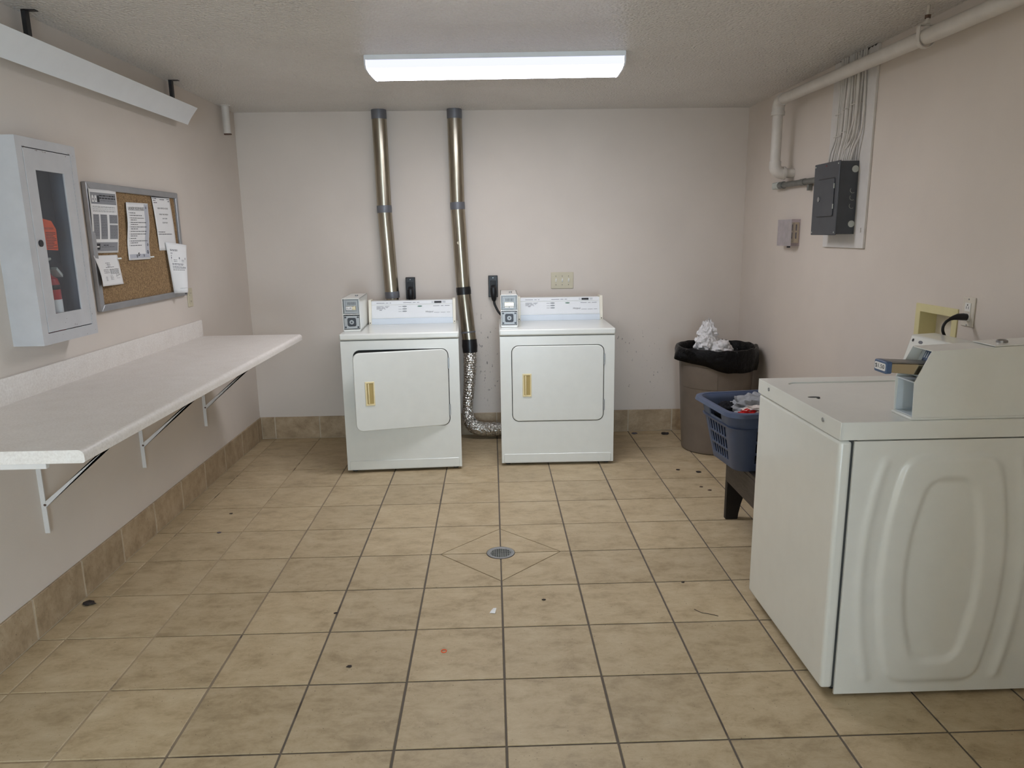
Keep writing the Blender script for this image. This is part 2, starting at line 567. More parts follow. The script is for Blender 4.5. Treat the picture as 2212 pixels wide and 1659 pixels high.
def obj(name, mb, mat, parent=None, label=None, cat=None, group=None, kind=None, bevel=0.0, smooth=True, local=False, seg=2, solid=0.0, angle=0.6):
    me = bpy.data.meshes.new(name)
    me.from_pydata(mb.v, [], mb.f)
    me.validate()
    import bmesh
    bm = bmesh.new()
    bm.from_mesh(me)
    bmesh.ops.recalc_face_normals(bm, faces=bm.faces)
    bm.to_mesh(me)
    bm.free()
    if smooth:
        me.polygons.foreach_set('use_smooth', [True] * len(me.polygons))
        me.set_sharp_from_angle(angle=angle)
    me.materials.append(M[mat] if isinstance(mat, str) else mat)
    o = bpy.data.objects.new(name, me)
    COL.objects.link(o)
    if parent is not None:
        o.parent = parent
        if local:
            m = WM[parent.name]
        else:
            me.transform(WM[parent.name].inverted())
            m = WM[parent.name]
        WM[o.name] = m
    else:
        xs = [p[0] for p in mb.v]; ys = [p[1] for p in mb.v]; zs = [p[2] for p in mb.v]
        c = Vector(((min(xs) + max(xs)) / 2, (min(ys) + max(ys)) / 2, min(zs)))
        me.transform(Matrix.Translation(-c))
        o.location = c
        WM[o.name] = Matrix.Translation(c)
    if solid:
        md = o.modifiers.new('thickness', 'SOLIDIFY')
        md.thickness = solid
        md.offset = 0
    if bevel:
        md = o.modifiers.new('edge', 'BEVEL')
        md.width = bevel
        md.segments = seg
        md.limit_method = 'ANGLE'
        md.angle_limit = 0.7
        md.harden_normals = False
    _finish(o, label, cat, group, kind)
    return o

def sub(name, mb, mat, parent, **kw):
    """child mesh of a mesh part (its parent's local space equals the thing's local space)"""
    return obj(name, mb, mat, parent, **kw)

def rr_loop(x0, x1, y0, y1, r, n=6):
    pts = []
    for cx, cy, a0 in ((x1 - r, y1 - r, 0), (x0 + r, y1 - r, 90), (x0 + r, y0 + r, 180), (x1 - r, y0 + r, 270)):
        for k in range(n + 1):
            a = math.radians(a0 + 90 * k / n)
            pts.append((cx + math.cos(a) * r, cy + math.sin(a) * r))
    return pts

def hole_loops(outer, inner_rect, r, n=64):
    """matching point lists (outer rectangle, inner rounded rectangle) by angle about the hole's centre"""
    x0, x1, y0, y1 = outer
    a0, a1, b0, b1 = inner_rect
    cx, cy = (a0 + a1) / 2, (b0 + b1) / 2
    angs = [2 * math.pi * k / n for k in range(n)]
    angs += [math.atan2(y - cy, x - cx) % (2 * math.pi) for x in (x0, x1) for y in (y0, y1)]
    hw, hh = (a1 - a0) / 2, (b1 - b0) / 2
    for sx in (-1, 1):
        for sy in (-1, 1):
            for k in range(9):
                t = math.radians(90 * k / 8)
                angs.append(math.atan2(sy * (hh - r + r * math.sin(t)), sx * (hw - r + r * math.cos(t))) % (2 * math.pi))
    angs = sorted(set(round(a, 4) for a in angs))
    O, I = [], []
    for a in angs:
        dx, dy = math.cos(a), math.sin(a)
        t = min([((x1 if dx > 0 else x0) - cx) / dx if abs(dx) > 1e-9 else 1e9, ((y1 if dy > 0 else y0) - cy) / dy if abs(dy) > 1e-9 else 1e9])
        O.append((cx + dx * t, cy + dy * t))
        lo, hi = 0.0, 2.0
        for _ in range(40):
            mid = (lo + hi) / 2
            qx, qy = abs(dx * mid) - hw + r, abs(dy * mid) - hh + r
            d = math.hypot(max(qx, 0), max(qy, 0)) + min(max(qx, qy), 0) - r
            if d > 0:
                hi = mid
            else:
                lo = mid
        I.append((cx + dx * lo, cy + dy * lo))
    return O, I

_txt = {}
def text_mesh(s, shear=0.0):
    if (s, shear) in _txt:
        return _txt[(s, shear)]
    cu = bpy.data.curves.new('t', 'FONT')
    cu.body = s
    cu.shear = shear
    cu.resolution_u = 3
    to = bpy.data.objects.new('t', cu)
    COL.objects.link(to)
    bpy.context.view_layer.update()
    dg = bpy.context.evaluated_depsgraph_get()
    me = bpy.data.meshes.new_from_object(to.evaluated_get(dg))
    V = [(v.co.x, v.co.y) for v in me.vertices]
    F = [tuple(p.vertices) for p in me.polygons]
    bpy.data.objects.remove(to, do_unlink=True)
    bpy.data.curves.remove(cu)
    bpy.data.meshes.remove(me)
    x0 = min(p[0] for p in V); x1 = max(p[0] for p in V); y0 = min(p[1] for p in V); y1 = max(p[1] for p in V)
    V = [(p[0] - x0, p[1] - y0) for p in V]
    _txt[(s, shear)] = (V, F, x1 - x0, y1 - y0)
    return _txt[(s, shear)]

def put_text(mb, s, fn, u0, u1, v0, v1, shear=0.0):
    """letters fitted into the box u0..u1, v0..v1; fn(u, v) -> point"""
    V, F, w, h = text_mesh(s, shear)
    return mb.add([fn(u0 + (u1 - u0) * p[0] / w, v0 + (v1 - v0) * p[1] / h) for p in V], F)

def quad(mb, fn, u0, u1, v0, v1):
    return mb.add([fn(u0, v0), fn(u1, v0), fn(u1, v1), fn(u0, v1)], [(0, 1, 2, 3)])

def word_line(mb, fn, u0, u1, v, h, rnd):
    u = u0
    while u < u1 - 0.01:
        w = min(rnd.uniform(0.03, 0.11), u1 - u)
        quad(mb, fn, u, u + w, v, v + h)
        u += w + 0.016

# ================================================================== STRUCTURE
# ---- floor: grout bed with every tile as a piece on it
floor = obj('floor', MB().box(XL - 0.1, XR + 0.1, YR - 0.1, YB + 0.1, -0.06, -0.0035), 'grout', kind='structure', smooth=False)
G = 0.0038                                   # half the joint
def tile_prism(poly, name, parent, mat, z0=-0.008, z1=0.0, ch=0.0018):
    """flat tile: polygon in xy with a small chamfer round its top"""
    n = len(poly)
    c = Vector((sum(p[0] for p in poly) / n, sum(p[1] for p in poly) / n))
    ins = []
    for i in range(n):
        a, b, d = Vector(poly[i - 1]), Vector(poly[i]), Vector(poly[(i + 1) % n])
        e1, e2 = (b - a).normalized(), (d - b).normalized()
        n1, n2 = Vector((-e1.y, e1.x)), Vector((-e2.y, e2.x))
        k = n1 + n2
        k = k / max(0.3, k.length_squared) * 2
        ins.append(b + k * ch)
    mb = MB()
    vs_ = [(p[0], p[1], z0) for p in poly] + [(p[0], p[1], z1 - ch * 0.7) for p in poly] + [(p.x, p.y, z1) for p in ins]
    fs = []
    for i in range(n):
        j = (i + 1) % n
        fs += [(i, j, n + j, n + i), (n + i, n + j, 2 * n + j, 2 * n + i)]
    fs.append(tuple(range(2 * n, 3 * n)))
    mb.add(vs_, fs)
    return mb

proto_tile = None
def floor_tile(x0, x1, y0, y1):
    global proto_tile
    x0, x1 = max(x0, XL + 0.004), min(x1, XR - 0.004)
    y1 = min(y1, YB - 0.004)
    y0 = max(y0, YR + 0.002)
    if x1 - x0 < 0.03 or y1 - y0 < 0.03:
        return
    cx, cy = (x0 + x1) / 2, (y0 + y1) / 2
    full = abs(x1 - x0 - S) < 1e-4 and abs(y1 - y0 - S) < 1e-4
    rnd = random.Random(int(cx * 1000) * 7919 + int(cy * 1000))
    dz = rnd.uniform(-0.0006, 0.0)
    jog = (rnd.uniform(-0.0006, 0.0006), rnd.uniform(-0.0006, 0.0006))
    if full and proto_tile is not None:
        o = proto_tile.copy()
        COL.objects.link(o)
        o.parent = floor
    else:
        hx, hy = (x1 - x0) / 2 - G, (y1 - y0) / 2 - G
        mb = tile_prism([(-hx, -hy), (hx, -hy), (hx, hy), (-hx, hy)], 'floor_tile', floor, 'tile')
        o = obj('floor_tile', mb, 'tile', floor, local=True, smooth=False)
        if full:
            proto_tile = o
    fl = floor.location
    o.location = (cx + jog[0] - fl.x, cy + jog[1] - fl.y, dz - fl.z)

for c in range(-6, 6):
    for r in range(-14, 7):
        if c in (-1, 0) and r in (-1, 0):
            continue
        floor_tile(c * S, (c + 1) * S, r * S, (r + 1) * S)

# the four tiles round the drain, each cut along a diagonal
DR, DI = 0.066, 0.85 * S
def world_poly_tile(poly):
    mb = tile_prism(poly, 'floor_tile', floor, 'tile')
    fl = floor.location
    mb.v = [(p[0] - fl.x, p[1] - fl.y, p[2] - fl.z) for p in mb.v]
    return obj('floor_tile', mb, 'tile', floor, local=True, smooth=False)
for sx in (-1, 1):
    for sy in (-1, 1):
        arc = [(math.cos(math.radians(90 * k / 10)) * (DR + 0.002), math.sin(math.radians(90 * k / 10)) * (DR + 0.002)) for k in range(11)]
        arc[0] = (arc[0][0], G * 0.8); arc[-1] = (G * 0.8, arc[-1][1])
        q = 0.0022
        inner = arc[::-1]
        inner = [(p[0], max(p[1], G * 0.8)) for p in inner]
        inner = [(max(p[0], G * 0.8), p[1]) for p in inner]
        tri = [(G * 0.8, DI - q), *inner, (DI - q, G * 0.8)]
        tri = tri[::-1]
        outp = [(DI + q, G), (S - G, G), (S - G, S - G), (G, S - G), (G, DI + q)]
        for poly in (tri, outp):
            pp = [(p[0] * sx, p[1] * sy) for p in poly]
            area = sum(pp[i - 1][0] * pp[i][1] - pp[i][0] * pp[i - 1][1] for i in range(len(pp)))
            world_poly_tile(pp if area > 0 else pp[::-1])

# ---- walls, ceiling
T = 0.1
obj('wall_back', MB().box(XL - T, XR + T, YB, YB + T, -0.02, H + T), 'wall_back', kind='structure', smooth=False)
obj('wall_left', MB().box(XL - T, XL, YR - T, YB, -0.02, H + T), 'wall', kind='structure', smooth=False)
# right wall with the recess for the washer supply box
OB = (-0.425, -0.140, 0.93, 1.172)           # supply box opening: y0 y1 z0 z1
wr = MB()
wr.box(XR, XR + T, YR - T, OB[0] + 0.03, -0.02, H + T)
wr.box(XR, XR + T, OB[1] - 0.03, YB, -0.02, H + T)
wr.box(XR, XR + T, OB[0] + 0.03, OB[1] - 0.03, -0.02, OB[2] + 0.03)
wr.box(XR, XR + T, OB[0] + 0.03, OB[1] - 0.03, OB[3] - 0.03, H + T)
obj('wall_right', wr, 'wall', kind='structure', smooth=False)
wb = MB()
wb.box(XL - T, DOOR[0], YR - T, YR, -0.02, H + T)
wb.box(DOOR[1], XR + T, YR - T, YR, -0.02, H + T)
wb.box(DOOR[0], DOOR[1], YR - T, YR, DOOR[3], H + T)
obj('wall_rear', wb, 'wall', kind='structure', smooth=False)
obj('trim_1', MB().frame((DOOR[0] - 0.06, DOOR[1] + 0.06, -0.02, DOOR[3] + 0.06), (DOOR[0] + 0.004, DOOR[1] - 0.004, -0.03, DOOR[3] - 0.004), 'y', YR - 0.005, YR + 0.015),
    'fixture', kind='structure', smooth=False)
wc = MB()  # unseen lobby, added to pass and bounce daylight into the room
wc.box(LOB[0] - T, LOB[0], YE, YR - T, -0.02, H + T)
wc.box(LOB[1], LOB[1] + T, YE, SIDE[0], -0.02, H + T)
wc.box(LOB[1], LOB[1] + T, SIDE[1], YR - T, -0.02, H + T)
wc.box(LOB[1], LOB[1] + T, SIDE[0], SIDE[1], -0.02, SIDE[2])
wc.box(LOB[1], LOB[1] + T, SIDE[0], SIDE[1], SIDE[3], H + T)
wc.box(LOB[0] - T, EXIT[0], YE - T, YE, -0.02, H + T)
wc.box(EXIT[1], LOB[1] + T, YE - T, YE, -0.02, H + T)
wc.box(EXIT[0], EXIT[1], YE - T, YE, EXIT[3], H + T)
obj('wall_added_lobby', wc, 'wall', kind='structure', smooth=False)
obj('floor_added_lobby', MB().box(LOB[0] - T, LOB[1] + T, YE - T, YR - T, -0.06, -0.001), 'base_tile', kind='structure', smooth=False)
obj('ceiling_added_lobby', MB().box(LOB[0] - T, LOB[1] + T, YE - T, YR - T, H, H + T), 'wall', kind='structure', smooth=False)
obj('ceiling', MB().box(XL - T, XR + T, YR - T, YB + T, H, H + T), 'ceiling', kind='structure', smooth=False)

# ---- tile skirting
BH, BT = 0.166, 0.010
def skirting(name, runs, bed):
    b = obj(name, bed, 'grout_light', kind='structure', smooth=False)
    bl = b.location
    for (x0, x1, y0, y1) in runs:
        mb = MB().box(x0, x1, y0, y1, 0.002, BH)
        mb.v = [(p[0] - bl.x, p[1] - bl.y, p[2] - bl.z) for p in mb.v]
        obj('skirting_tile', mb, 'base_tile', b, local=True, bevel=0.0025, seg=1, smooth=False)
rl = []
for r in range(-14, 7):
    y0, y1 = r * S + 0.004, (r + 1) * S - 0.004
    y0, y1 = max(y0, YR + 0.003), min(y1, YB - BT - 0.004)
    if y1 - y0 > 0.02:
        rl.append((XL, XL + BT, y0, y1))
skirting('baseboard_left', rl, MB().box(XL, XL + 0.0085, YR, YB, 0.0, BH - 0.001))
rr_ = []
for r in range(-14, 7):
    y0, y1 = max(r * S + 0.004, YR + 0.003), min((r + 1) * S - 0.004, YB - BT - 0.004)
    if y1 - y0 > 0.02:
        rr_.append((XR - BT, XR, y0, y1))
skirting('baseboard_right', rr_, MB().box(XR - 0.0085, XR, YR, YB, 0.0, BH - 0.001))
rb = []
for c in range(-6, 6):
    x0, x1 = max(c * S + 0.0035, XL + BT + 0.002), min((c + 1) * S - 0.0035, XR - BT - 0.002)
    if x1 - x0 > 0.02:
        rb.append((x0, x1, YB - BT, YB))
skirting('baseboard_back', rb, MB().box(XL, XR, YB - 0.0085, YB, 0.0, BH - 0.001))

# ================================================================== FLOOR DRAIN
dr = thing('floor_drain', 'round dark metal floor drain set in the middle of the tiles', 'drain', (0, 0, -0.004))
obj('drain_ring', MB().lathe([(DR - 0.001, -0.003), (DR - 0.001, 0.001), (DR - 0.006, 0.002), (DR - 0.018, -0.001), (DR - 0.018, -0.004)], (0, 0, 0), 48, cap=False), 'zinc', dr, solid=0.0005)
gm = MB()
for k in range(-4, 5):
    y = k * 0.0105
    w = math.sqrt(max(0.0, 0.048 ** 2 - y * y))
    gm.box(-w, w, y - 0.0020, y + 0.0020, -0.0028, -0.0004)
for k in range(-4, 5):
    x = k * 0.0105
    w = math.sqrt(max(0.0, 0.048 ** 2 - x * x))
    gm.box(x - 0.0018, x + 0.0018, -w, w, -0.0029, -0.0008)
obj('drain_grate', gm, 'conduit', dr, smooth=False)
obj('drain_cup', MB().disc((0, 0, -0.0031), (0, 0, 1), 0.049, 32, depth=0.0002), 'black_plastic', dr, smooth=False)

# ================================================================== CEILING LIGHT
lt = thing('ceiling_light', 'lit fluorescent wraparound light fixture on the ceiling', 'ceiling light', (0.025, 0.645, H), math.radians(-2.0))
LW, LD = 0.622, 0.165
obj('housing', MB().box(-LW, LW, -LD, LD, -0.016, 0.0), 'fixture', lt, local=True, bevel=0.002)
prof = [(-LD + 0.004, -0.016), (-LD + 0.006, -0.044), (-LD + 0.016, -0.056), (-0.08, -0.064), (0.08, -0.064), (LD - 0.016, -0.056), (LD - 0.006, -0.044), (LD - 0.004, -0.016)]
lm = MB()
for x in (-LW + 0.006, LW - 0.006):
    pass
lm.add([(x, p[0], p[1]) for x in (-LW + 0.006, LW - 0.006) for p in prof],
       [(i, i + 1, 8 + i + 1, 8 + i) for i in range(2, 5)])
obj('lens', lm, 'lens', lt, local=True, smooth=True)
for idx in ((0, 1), (5, 6)):
    fl_ = MB().add([(x, p[0], p[1]) for x in (-LW + 0.006, LW - 0.006) for p in prof], [(i, i + 1, 8 + i + 1, 8 + i) for i in idx])
    obj('lens_flank', fl_, 'lens_side', lt, local=True, smooth=True)
for s in (-1, 1):
    pr_ = [(-LD, 0.0), (-LD, -0.046), (-LD + 0.014, -0.060), (-0.08, -0.068), (0.08, -0.068), (LD - 0.014, -0.060), (LD, -0.046), (LD, 0.0)]
    x = s * LW
    ec = obj('end_plate', MB().prism(pr_, 'x', x - 0.005, x + 0.003), 'lens_end', lt, local=True, bevel=0.001)
    sub('screw', MB().disc((x + s * 0.0035, -LD + 0.02, -0.010), (s, 0, 0), 0.004, 10), 'zinc', ec, local=True)
obj('side_rail', MB().box(-LW, LW, -LD - 0.003, -LD, -0.022, 0.0), 'fixture', lt, local=True)

# ================================================================== LEFT WALL
# ---- hanging light valance
va = thing('light_valance', 'long white curved light valance hung high along the wall above the notice board', 'light valance', (-1.67, 0.0, 2.115))
pf = []
for k in range(13):
    t = k / 12
    x = -1.640 + (-1.703 + 1.640) * t
    z = 2.200 + (2.112 - 2.200) * t
    b_ = 0.010 * math.sin(math.pi * t)
    pf.append((x - b_ * 0.81, z - b_ * 0.58))
outer = pf + [(p[0] - 0.0025, p[1] + 0.0018) for p in pf[::-1]]
obj('reflector', MB().prism(outer, 'y', -1.45, 1.105), 'fixture', va)
for y in (1.03, -0.23):
    h = obj('hanger_strap', MB().box(-1.752, -1.735, y - 0.012, y + 0.012, 2.135, H), 'dark_metal', va)
    sub('hanger_arm', MB().box(-1.752, -1.708, y - 0.010, y + 0.010, 2.135, 2.139), 'dark_metal', h)
    sub('hanger_foot', MB().box(-1.752, -1.70, y - 0.012, y + 0.012, H - 0.003, H), 'dark_metal', h)

# ---- capped pipe stub
ps = thing('pipe_stub', 'short white painted pipe stub hanging from the ceiling in the corner', 'pipe', (-1.732, 1.82, 2.155))
obj('pipe', MB().cyl((-1.732, 1.82, 2.158), (-1.732, 1.82, H), 0.024, 20), 'pvc', ps)
obj('collar', MB().cyl((-1.732, 1.82, H - 0.006), (-1.732, 1.82, H), 0.034, 20), 'pvc', ps)
obj('clip', MB().box(-1.752, -1.706, 1.812, 1.828, 2.150, 2.158), 'rust', ps)

# ---- fire extinguisher cabinet
CX0, CX1, CY0, CY1, CZ0, CZ1 = XL, XL + 0.112, -0.535, -0.163, 1.108, 1.850
fc = thing('extinguisher_cabinet', 'tall grey white metal fire extinguisher cabinet with a narrow glass door', 'cabinet', (XL + 0.05, -0.35, CZ0))
bx = MB()
bx.box(CX0, CX1 - 0.003, CY0, CY0 + 0.003, CZ0, CZ1)
bx.box(CX0, CX1 - 0.003, CY1 - 0.003, CY1, CZ0, CZ1)
bx.box(CX0, CX1 - 0.003, CY0 + 0.003, CY1 - 0.003, CZ0, CZ0 + 0.003)
bx.box(CX0, CX1 - 0.003, CY0 + 0.003, CY1 - 0.003, CZ1 - 0.003, CZ1)
obj('body', bx, 'cab', fc, smooth=False)
DY0, DY1, DZ0, DZ1 = -0.497, -0.203, 1.152, 1.813
obj('front_trim', MB().frame((CY0, CY1, CZ0, CZ1), (DY0 - 0.003, DY1 + 0.003, DZ0 - 0.003, DZ1 + 0.003), 'x', CX1 - 0.003, CX1), 'cab', fc, smooth=False)
li = MB()
li.box(CX0 + 0.001, CX0 + 0.003, CY0 + 0.004, CY1 - 0.004, CZ0 + 0.004, CZ1 - 0.004)
li.box(CX0 + 0.003, CX1 - 0.01, CY0 + 0.0035, CY0 + 0.005, CZ0 + 0.004, CZ1 - 0.004)
li.box(CX0 + 0.003, CX1 - 0.01, CY1 - 0.005, CY1 - 0.0035, CZ0 + 0.004, CZ1 - 0.004)
li.box(CX0 + 0.003, CX1 - 0.01, CY0 + 0.005, CY1 - 0.005, CZ0 + 0.004, CZ0 + 0.006)
li.box(CX0 + 0.003, CX1 - 0.01, CY0 + 0.005, CY1 - 0.005, CZ1 - 0.006, CZ1 - 0.004)
obj('lining', li, 'cab_in', fc, smooth=False, label='slate grey lining')
WY0, WY1, WZ0, WZ1 = -0.438, -0.261, 1.217, 1.739
dd = obj('door', MB().frame((DY0, DY1, DZ0, DZ1), (WY0, WY1, WZ0, WZ1), 'x', CX1 - 0.006, CX1 + 0.001), 'cab', fc, bevel=0.0012, smooth=False)
sub('pane', MB().box(CX1 - 0.005, CX1 - 0.003, WY0 - 0.004, WY1 + 0.004, WZ0 - 0.004, WZ1 + 0.004), 'glass', dd, smooth=False)
lk = sub('lock', MB().disc((CX1 + 0.002, -0.472, 1.478), (1, 0, 0), 0.0125, 24, depth=0.003), 'dark_metal', dd, label='round dark cam lock')
hg = MB()
nk = 46
for k in range(nk):
    z0 = DZ0 + (DZ1 - DZ0) * k / nk
    hg.box(CX1 - 0.001, CX1 + 0.0035, DY1 - 0.001, DY1 + 0.0055, z0, z0 + (DZ1 - DZ0) / nk * 0.62)
sub('piano_hinge', hg, 'cab', dd, smooth=False, kind='stuff')
sub('door_gap', MB().box(CX1 - 0.0045, CX1 - 0.0035, DY1 - 0.002, DY1 + 0.004, DZ0, DZ1), 'dark_gap', dd, smooth=False)
ch = MB()
rnd = random.Random(3)
for k in range(26):
    y = rnd.uniform(DY0 - 0.01, CY1 - 0.01)
    z = rnd.choice([rnd.uniform(CZ0 + 0.004, DZ0 + 0.05), rnd.uniform(DZ1 - 0.01, DZ1 + 0.004)])
    w = rnd.uniform(0.002, 0.008)
    ch.add([(CX1 + 0.0014, y, z), (CX1 + 0.0014, y + w, z + rnd.uniform(-0.002, 0.002)), (CX1 + 0.0014, y + w * 0.6, z + 0.003)], [(0, 1, 2)])
obj('paint_chips', ch, 'rust', fc, kind='stuff', smooth=False)

# ---- extinguisher standing in it
EX, EY, EZ = XL + 0.054, -0.368, CZ0 + 0.007
fe = thing('fire_extinguisher', 'red fire extinguisher with an orange tag behind the cabinet glass', 'fire extinguisher', (EX, EY, EZ))
obj('tank', MB().lathe([(0.038, 0), (0.042, 0.006), (0.042, 0.205), (0.036, 0.228), (0.018, 0.242), (0.016, 0.25)], (EX, EY, EZ), 32), 'red_paint', fe)
obj('collar', MB().lathe([(0.0425, 0.188), (0.0432, 0.190), (0.0432, 0.204), (0.0425, 0.206)], (EX, EY, EZ), 32), 'black_plastic', fe)
obj('valve', MB().lathe([(0.015, 0.25), (0.017, 0.255), (0.017, 0.285), (0.010, 0.30)], (EX, EY, EZ), 20), 'zinc', fe)
obj('handle', MB().prism([(EY - 0.05, EZ + 0.285), (EY + 0.03, EZ + 0.30), (EY + 0.03, EZ + 0.308), (EY - 0.06, EZ + 0.305)], 'x', EX - 0.010, EX + 0.010), 'knockout', fe)
obj('lever', MB().prism([(EY + 0.02, EZ + 0.262), (EY + 0.055, EZ + 0.232), (EY + 0.060, EZ + 0.242), (EY + 0.026, EZ + 0.272)], 'x', EX - 0.006, EX + 0.030), 'knockout', fe)
arc = lambda a0, a1, z0, z1, r: MB().add([(EX + math.cos(math.radians(a0 + (a1 - a0) * k / 12)) * r, EY + math.sin(math.radians(a0 + (a1 - a0) * k / 12)) * r, EZ + z) for z in (z0, z1) for k in range(13)],
                                       [(k, k + 1, 13 + k + 1, 13 + k) for k in range(12)])
obj('label_band', arc(-50, 70, 0.10, 0.15, 0.0426), 'paper', fe)
tagx = EX + 0.038
tg = obj('inspection_tag', MB().prism([(-0.425, 1.455), (-0.332, 1.450), (-0.328, 1.530), (-0.352, 1.560), (-0.405, 1.568)], 'x', tagx, tagx + 0.0006), 'tag_orange', fe, smooth=False, label='orange card tag')
tt = MB()
fn = lambda u, v: (tagx + 0.0012, u, v)
for k in range(11):
    word_line(tt, fn, -0.40, -0.336, 1.458 + k * 0.0058, 0.0022, random.Random(k))
put_text(tt, 'DO NOT REMOVE', fn, -0.405, -0.345, 1.528, 1.536)
sub('tag_print', tt, 'ink', tg, smooth=False, kind='stuff')

# ---- notice board
by0, by1, bz0, bz1 = 0.058, 0.990, 1.172, 1.735
nb = thing('notice_board', 'cork notice board with an aluminium frame on the left wall', 'notice board', (XL, 0.52, bz0))
FW = 0.030
obj('cork_panel', MB().box(XL, XL + 0.010, by0 + 0.01, by1 - 0.01, bz0 + 0.01, bz1 - 0.01), 'cork', nb, smooth=False)
for a, b_, c_, d in ((by0, by1, bz1 - FW, bz1), (by0, by1, bz0, bz0 + FW)):
    zz = (c_, d)
    poly = [(a, c_ if c_ == bz0 else d), (b_, c_ if c_ == bz0 else d), (b_ - FW, d if c_ == bz0 else c_), (a + FW, d if c_ == bz0 else c_)]
    fo = MB().prism(poly, 'x', XL, XL + 0.022)
    obj('frame_rail', fo, 'alu', nb, bevel=0.003)
for a, s in ((by0, 1), (by1, -1)):
    poly = [(a, bz0), (a, bz1), (a + s * FW, bz1 - FW), (a + s * FW, bz0 + FW)]
    obj('frame_rail', MB().prism(poly, 'x', XL, XL + 0.022), 'alu', nb, bevel=0.003)
obj('frame_clip', MB().box(XL + 0.022, XL + 0.024, 0.955, 0.972, bz0 + 0.008, bz0 + 0.018), 'black_plastic', nb, smooth=False)

def sheet(name, label, c, bulge, group='papers on the notice board'):
    """c: corners TL TR BR BL as (x, y, z). Returns (object, fn(u, v, off)) with u right, v down."""
    C4 = [Vector(p) for p in c]
    def fn(u, v, off=0.0):
        top = C4[0].lerp(C4[1], u)
        bot = C4[3].lerp(C4[2], u)
        p = top.lerp(bot, v)
        p.x += bulge(u, v) + off
        return tuple(p)
    nu, nv = 12, 14
    mb = MB().add([fn(i / nu, j / nv) for j in range(nv + 1) for i in range(nu + 1)],
                  [(j * (nu + 1) + i, j * (nu + 1) + i + 1, (j + 1) * (nu + 1) + i + 1, (j + 1) * (nu + 1) + i) for j in range(nv) for i in range(nu)])
    o = obj(name, mb, 'paper', label=label, cat='paper', group=group, solid=0.0004)
    return o, fn

PX = XL + 0.0125
# flyer with grey panels, upper corner
o1, f1 = sheet('notice_flyer', 'printed notice with grey panels and three bottle drawings pinned to the cork', [(PX + 0.012, 0.066, 1.706), (PX + 0.004, 0.310, 1.708), (PX, 0.283, 1.428), (PX, 0.060, 1.430)],
               lambda u, v: 0.006 * math.sin(math.pi * v) + 0.004 * u * (1 - v))
e1 = 0.0007
F1 = lambda u, v: f1(u, v, e1)
F1b = lambda u, v: f1(u, v, e1 * 1.7)
g = MB()
for (u0, u1, v0, v1) in ((0.04, 0.96, 0.05, 0.23), (0.06, 0.27, 0.39, 0.78), (0.32, 0.57, 0.39, 0.78), (0.65, 0.97, 0.39, 0.53), (0.65, 0.97, 0.55, 0.78), (0.04, 0.96, 0.83, 0.97)):
    for k in range(8):
        quad(g, F1, u0, u1, v0 + (v1 - v0) * k / 8, v0 + (v1 - v0) * (k + 1) / 8)
obj('grey_panels', g, 'paper_grey', o1, smooth=False, kind='stuff')
t = MB()
rnd = random.Random(11)
for v in (0.265, 0.280, 0.305, 0.330, 0.345):
    word_line(t, F1b, 0.07, 0.9, v, 0.004, rnd)
for k in range(13):
    word_line(t, F1b, 0.08, 0.24, 0.41 + k * 0.026, 0.004, rnd)
    word_line(t, F1b, 0.34, 0.54, 0.41 + k * 0.026, 0.004, rnd)
for k in range(5):
    word_line(t, F1b, 0.68, 0.94, 0.41 + k * 0.024, 0.004, rnd)
for k in range(8):
    word_line(t, F1b, 0.68, 0.94, 0.57 + k * 0.025, 0.004, rnd)
word_line(t, F1b, 0.34, 0.93, 0.085, 0.020, random.Random(2))
word_line(t, F1b, 0.34, 0.93, 0.125, 0.020, random.Random(5))
word_line(t, F1b, 0.38, 0.86, 0.17, 0.005, rnd)
word_line(t, F1b, 0.40, 0.60, 0.87, 0.012, rnd)
word_line(t, F1b, 0.32, 0.85, 0.90, 0.005, rnd)
quad(t, F1b, 0.09, 0.27, 0.85, 0.945)
obj('print', t, 'ink', o1, smooth=False, kind='stuff')
for u in (0.07, 0.17):
    t = MB().add([f1(u, 0.20, e1 * 1.7), f1(u + 0.075, 0.20, e1 * 1.7), f1(u + 0.075, 0.13, e1 * 1.7), f1(u + 0.055, 0.095, e1 * 1.7), f1(u + 0.02, 0.095, e1 * 1.7), f1(u, 0.13, e1 * 1.7)], [(0, 1, 2, 3, 4, 5)])
    obj('bottle_drawing', t, 'paper', o1, smooth=False)
t = MB()
quad(t, lambda u, v: f1(u, v, e1 * 2.2), 0.12, 0.24, 0.89, 0.91)
obj('emblem_stripe', t, 'paper', o1, smooth=False)
t = MB().add([f1(u, v, e1 * 1.8) for u, v in ((0.265, 0.20), (0.34, 0.20), (0.34, 0.13), (0.32, 0.095), (0.285, 0.095), (0.265, 0.13))], [(0, 1, 2, 3, 4, 5)])
obj('bottle_drawing', t, 'ink', o1, smooth=False)
for u in (0.10, 0.20):
    t = MB()
    quad(t, lambda a, b2: f1(a, b2, e1 * 2.2), u, u + 0.02, 0.14, 0.18)
    obj('bottle_label', t, 'ink', o1, smooth=False)

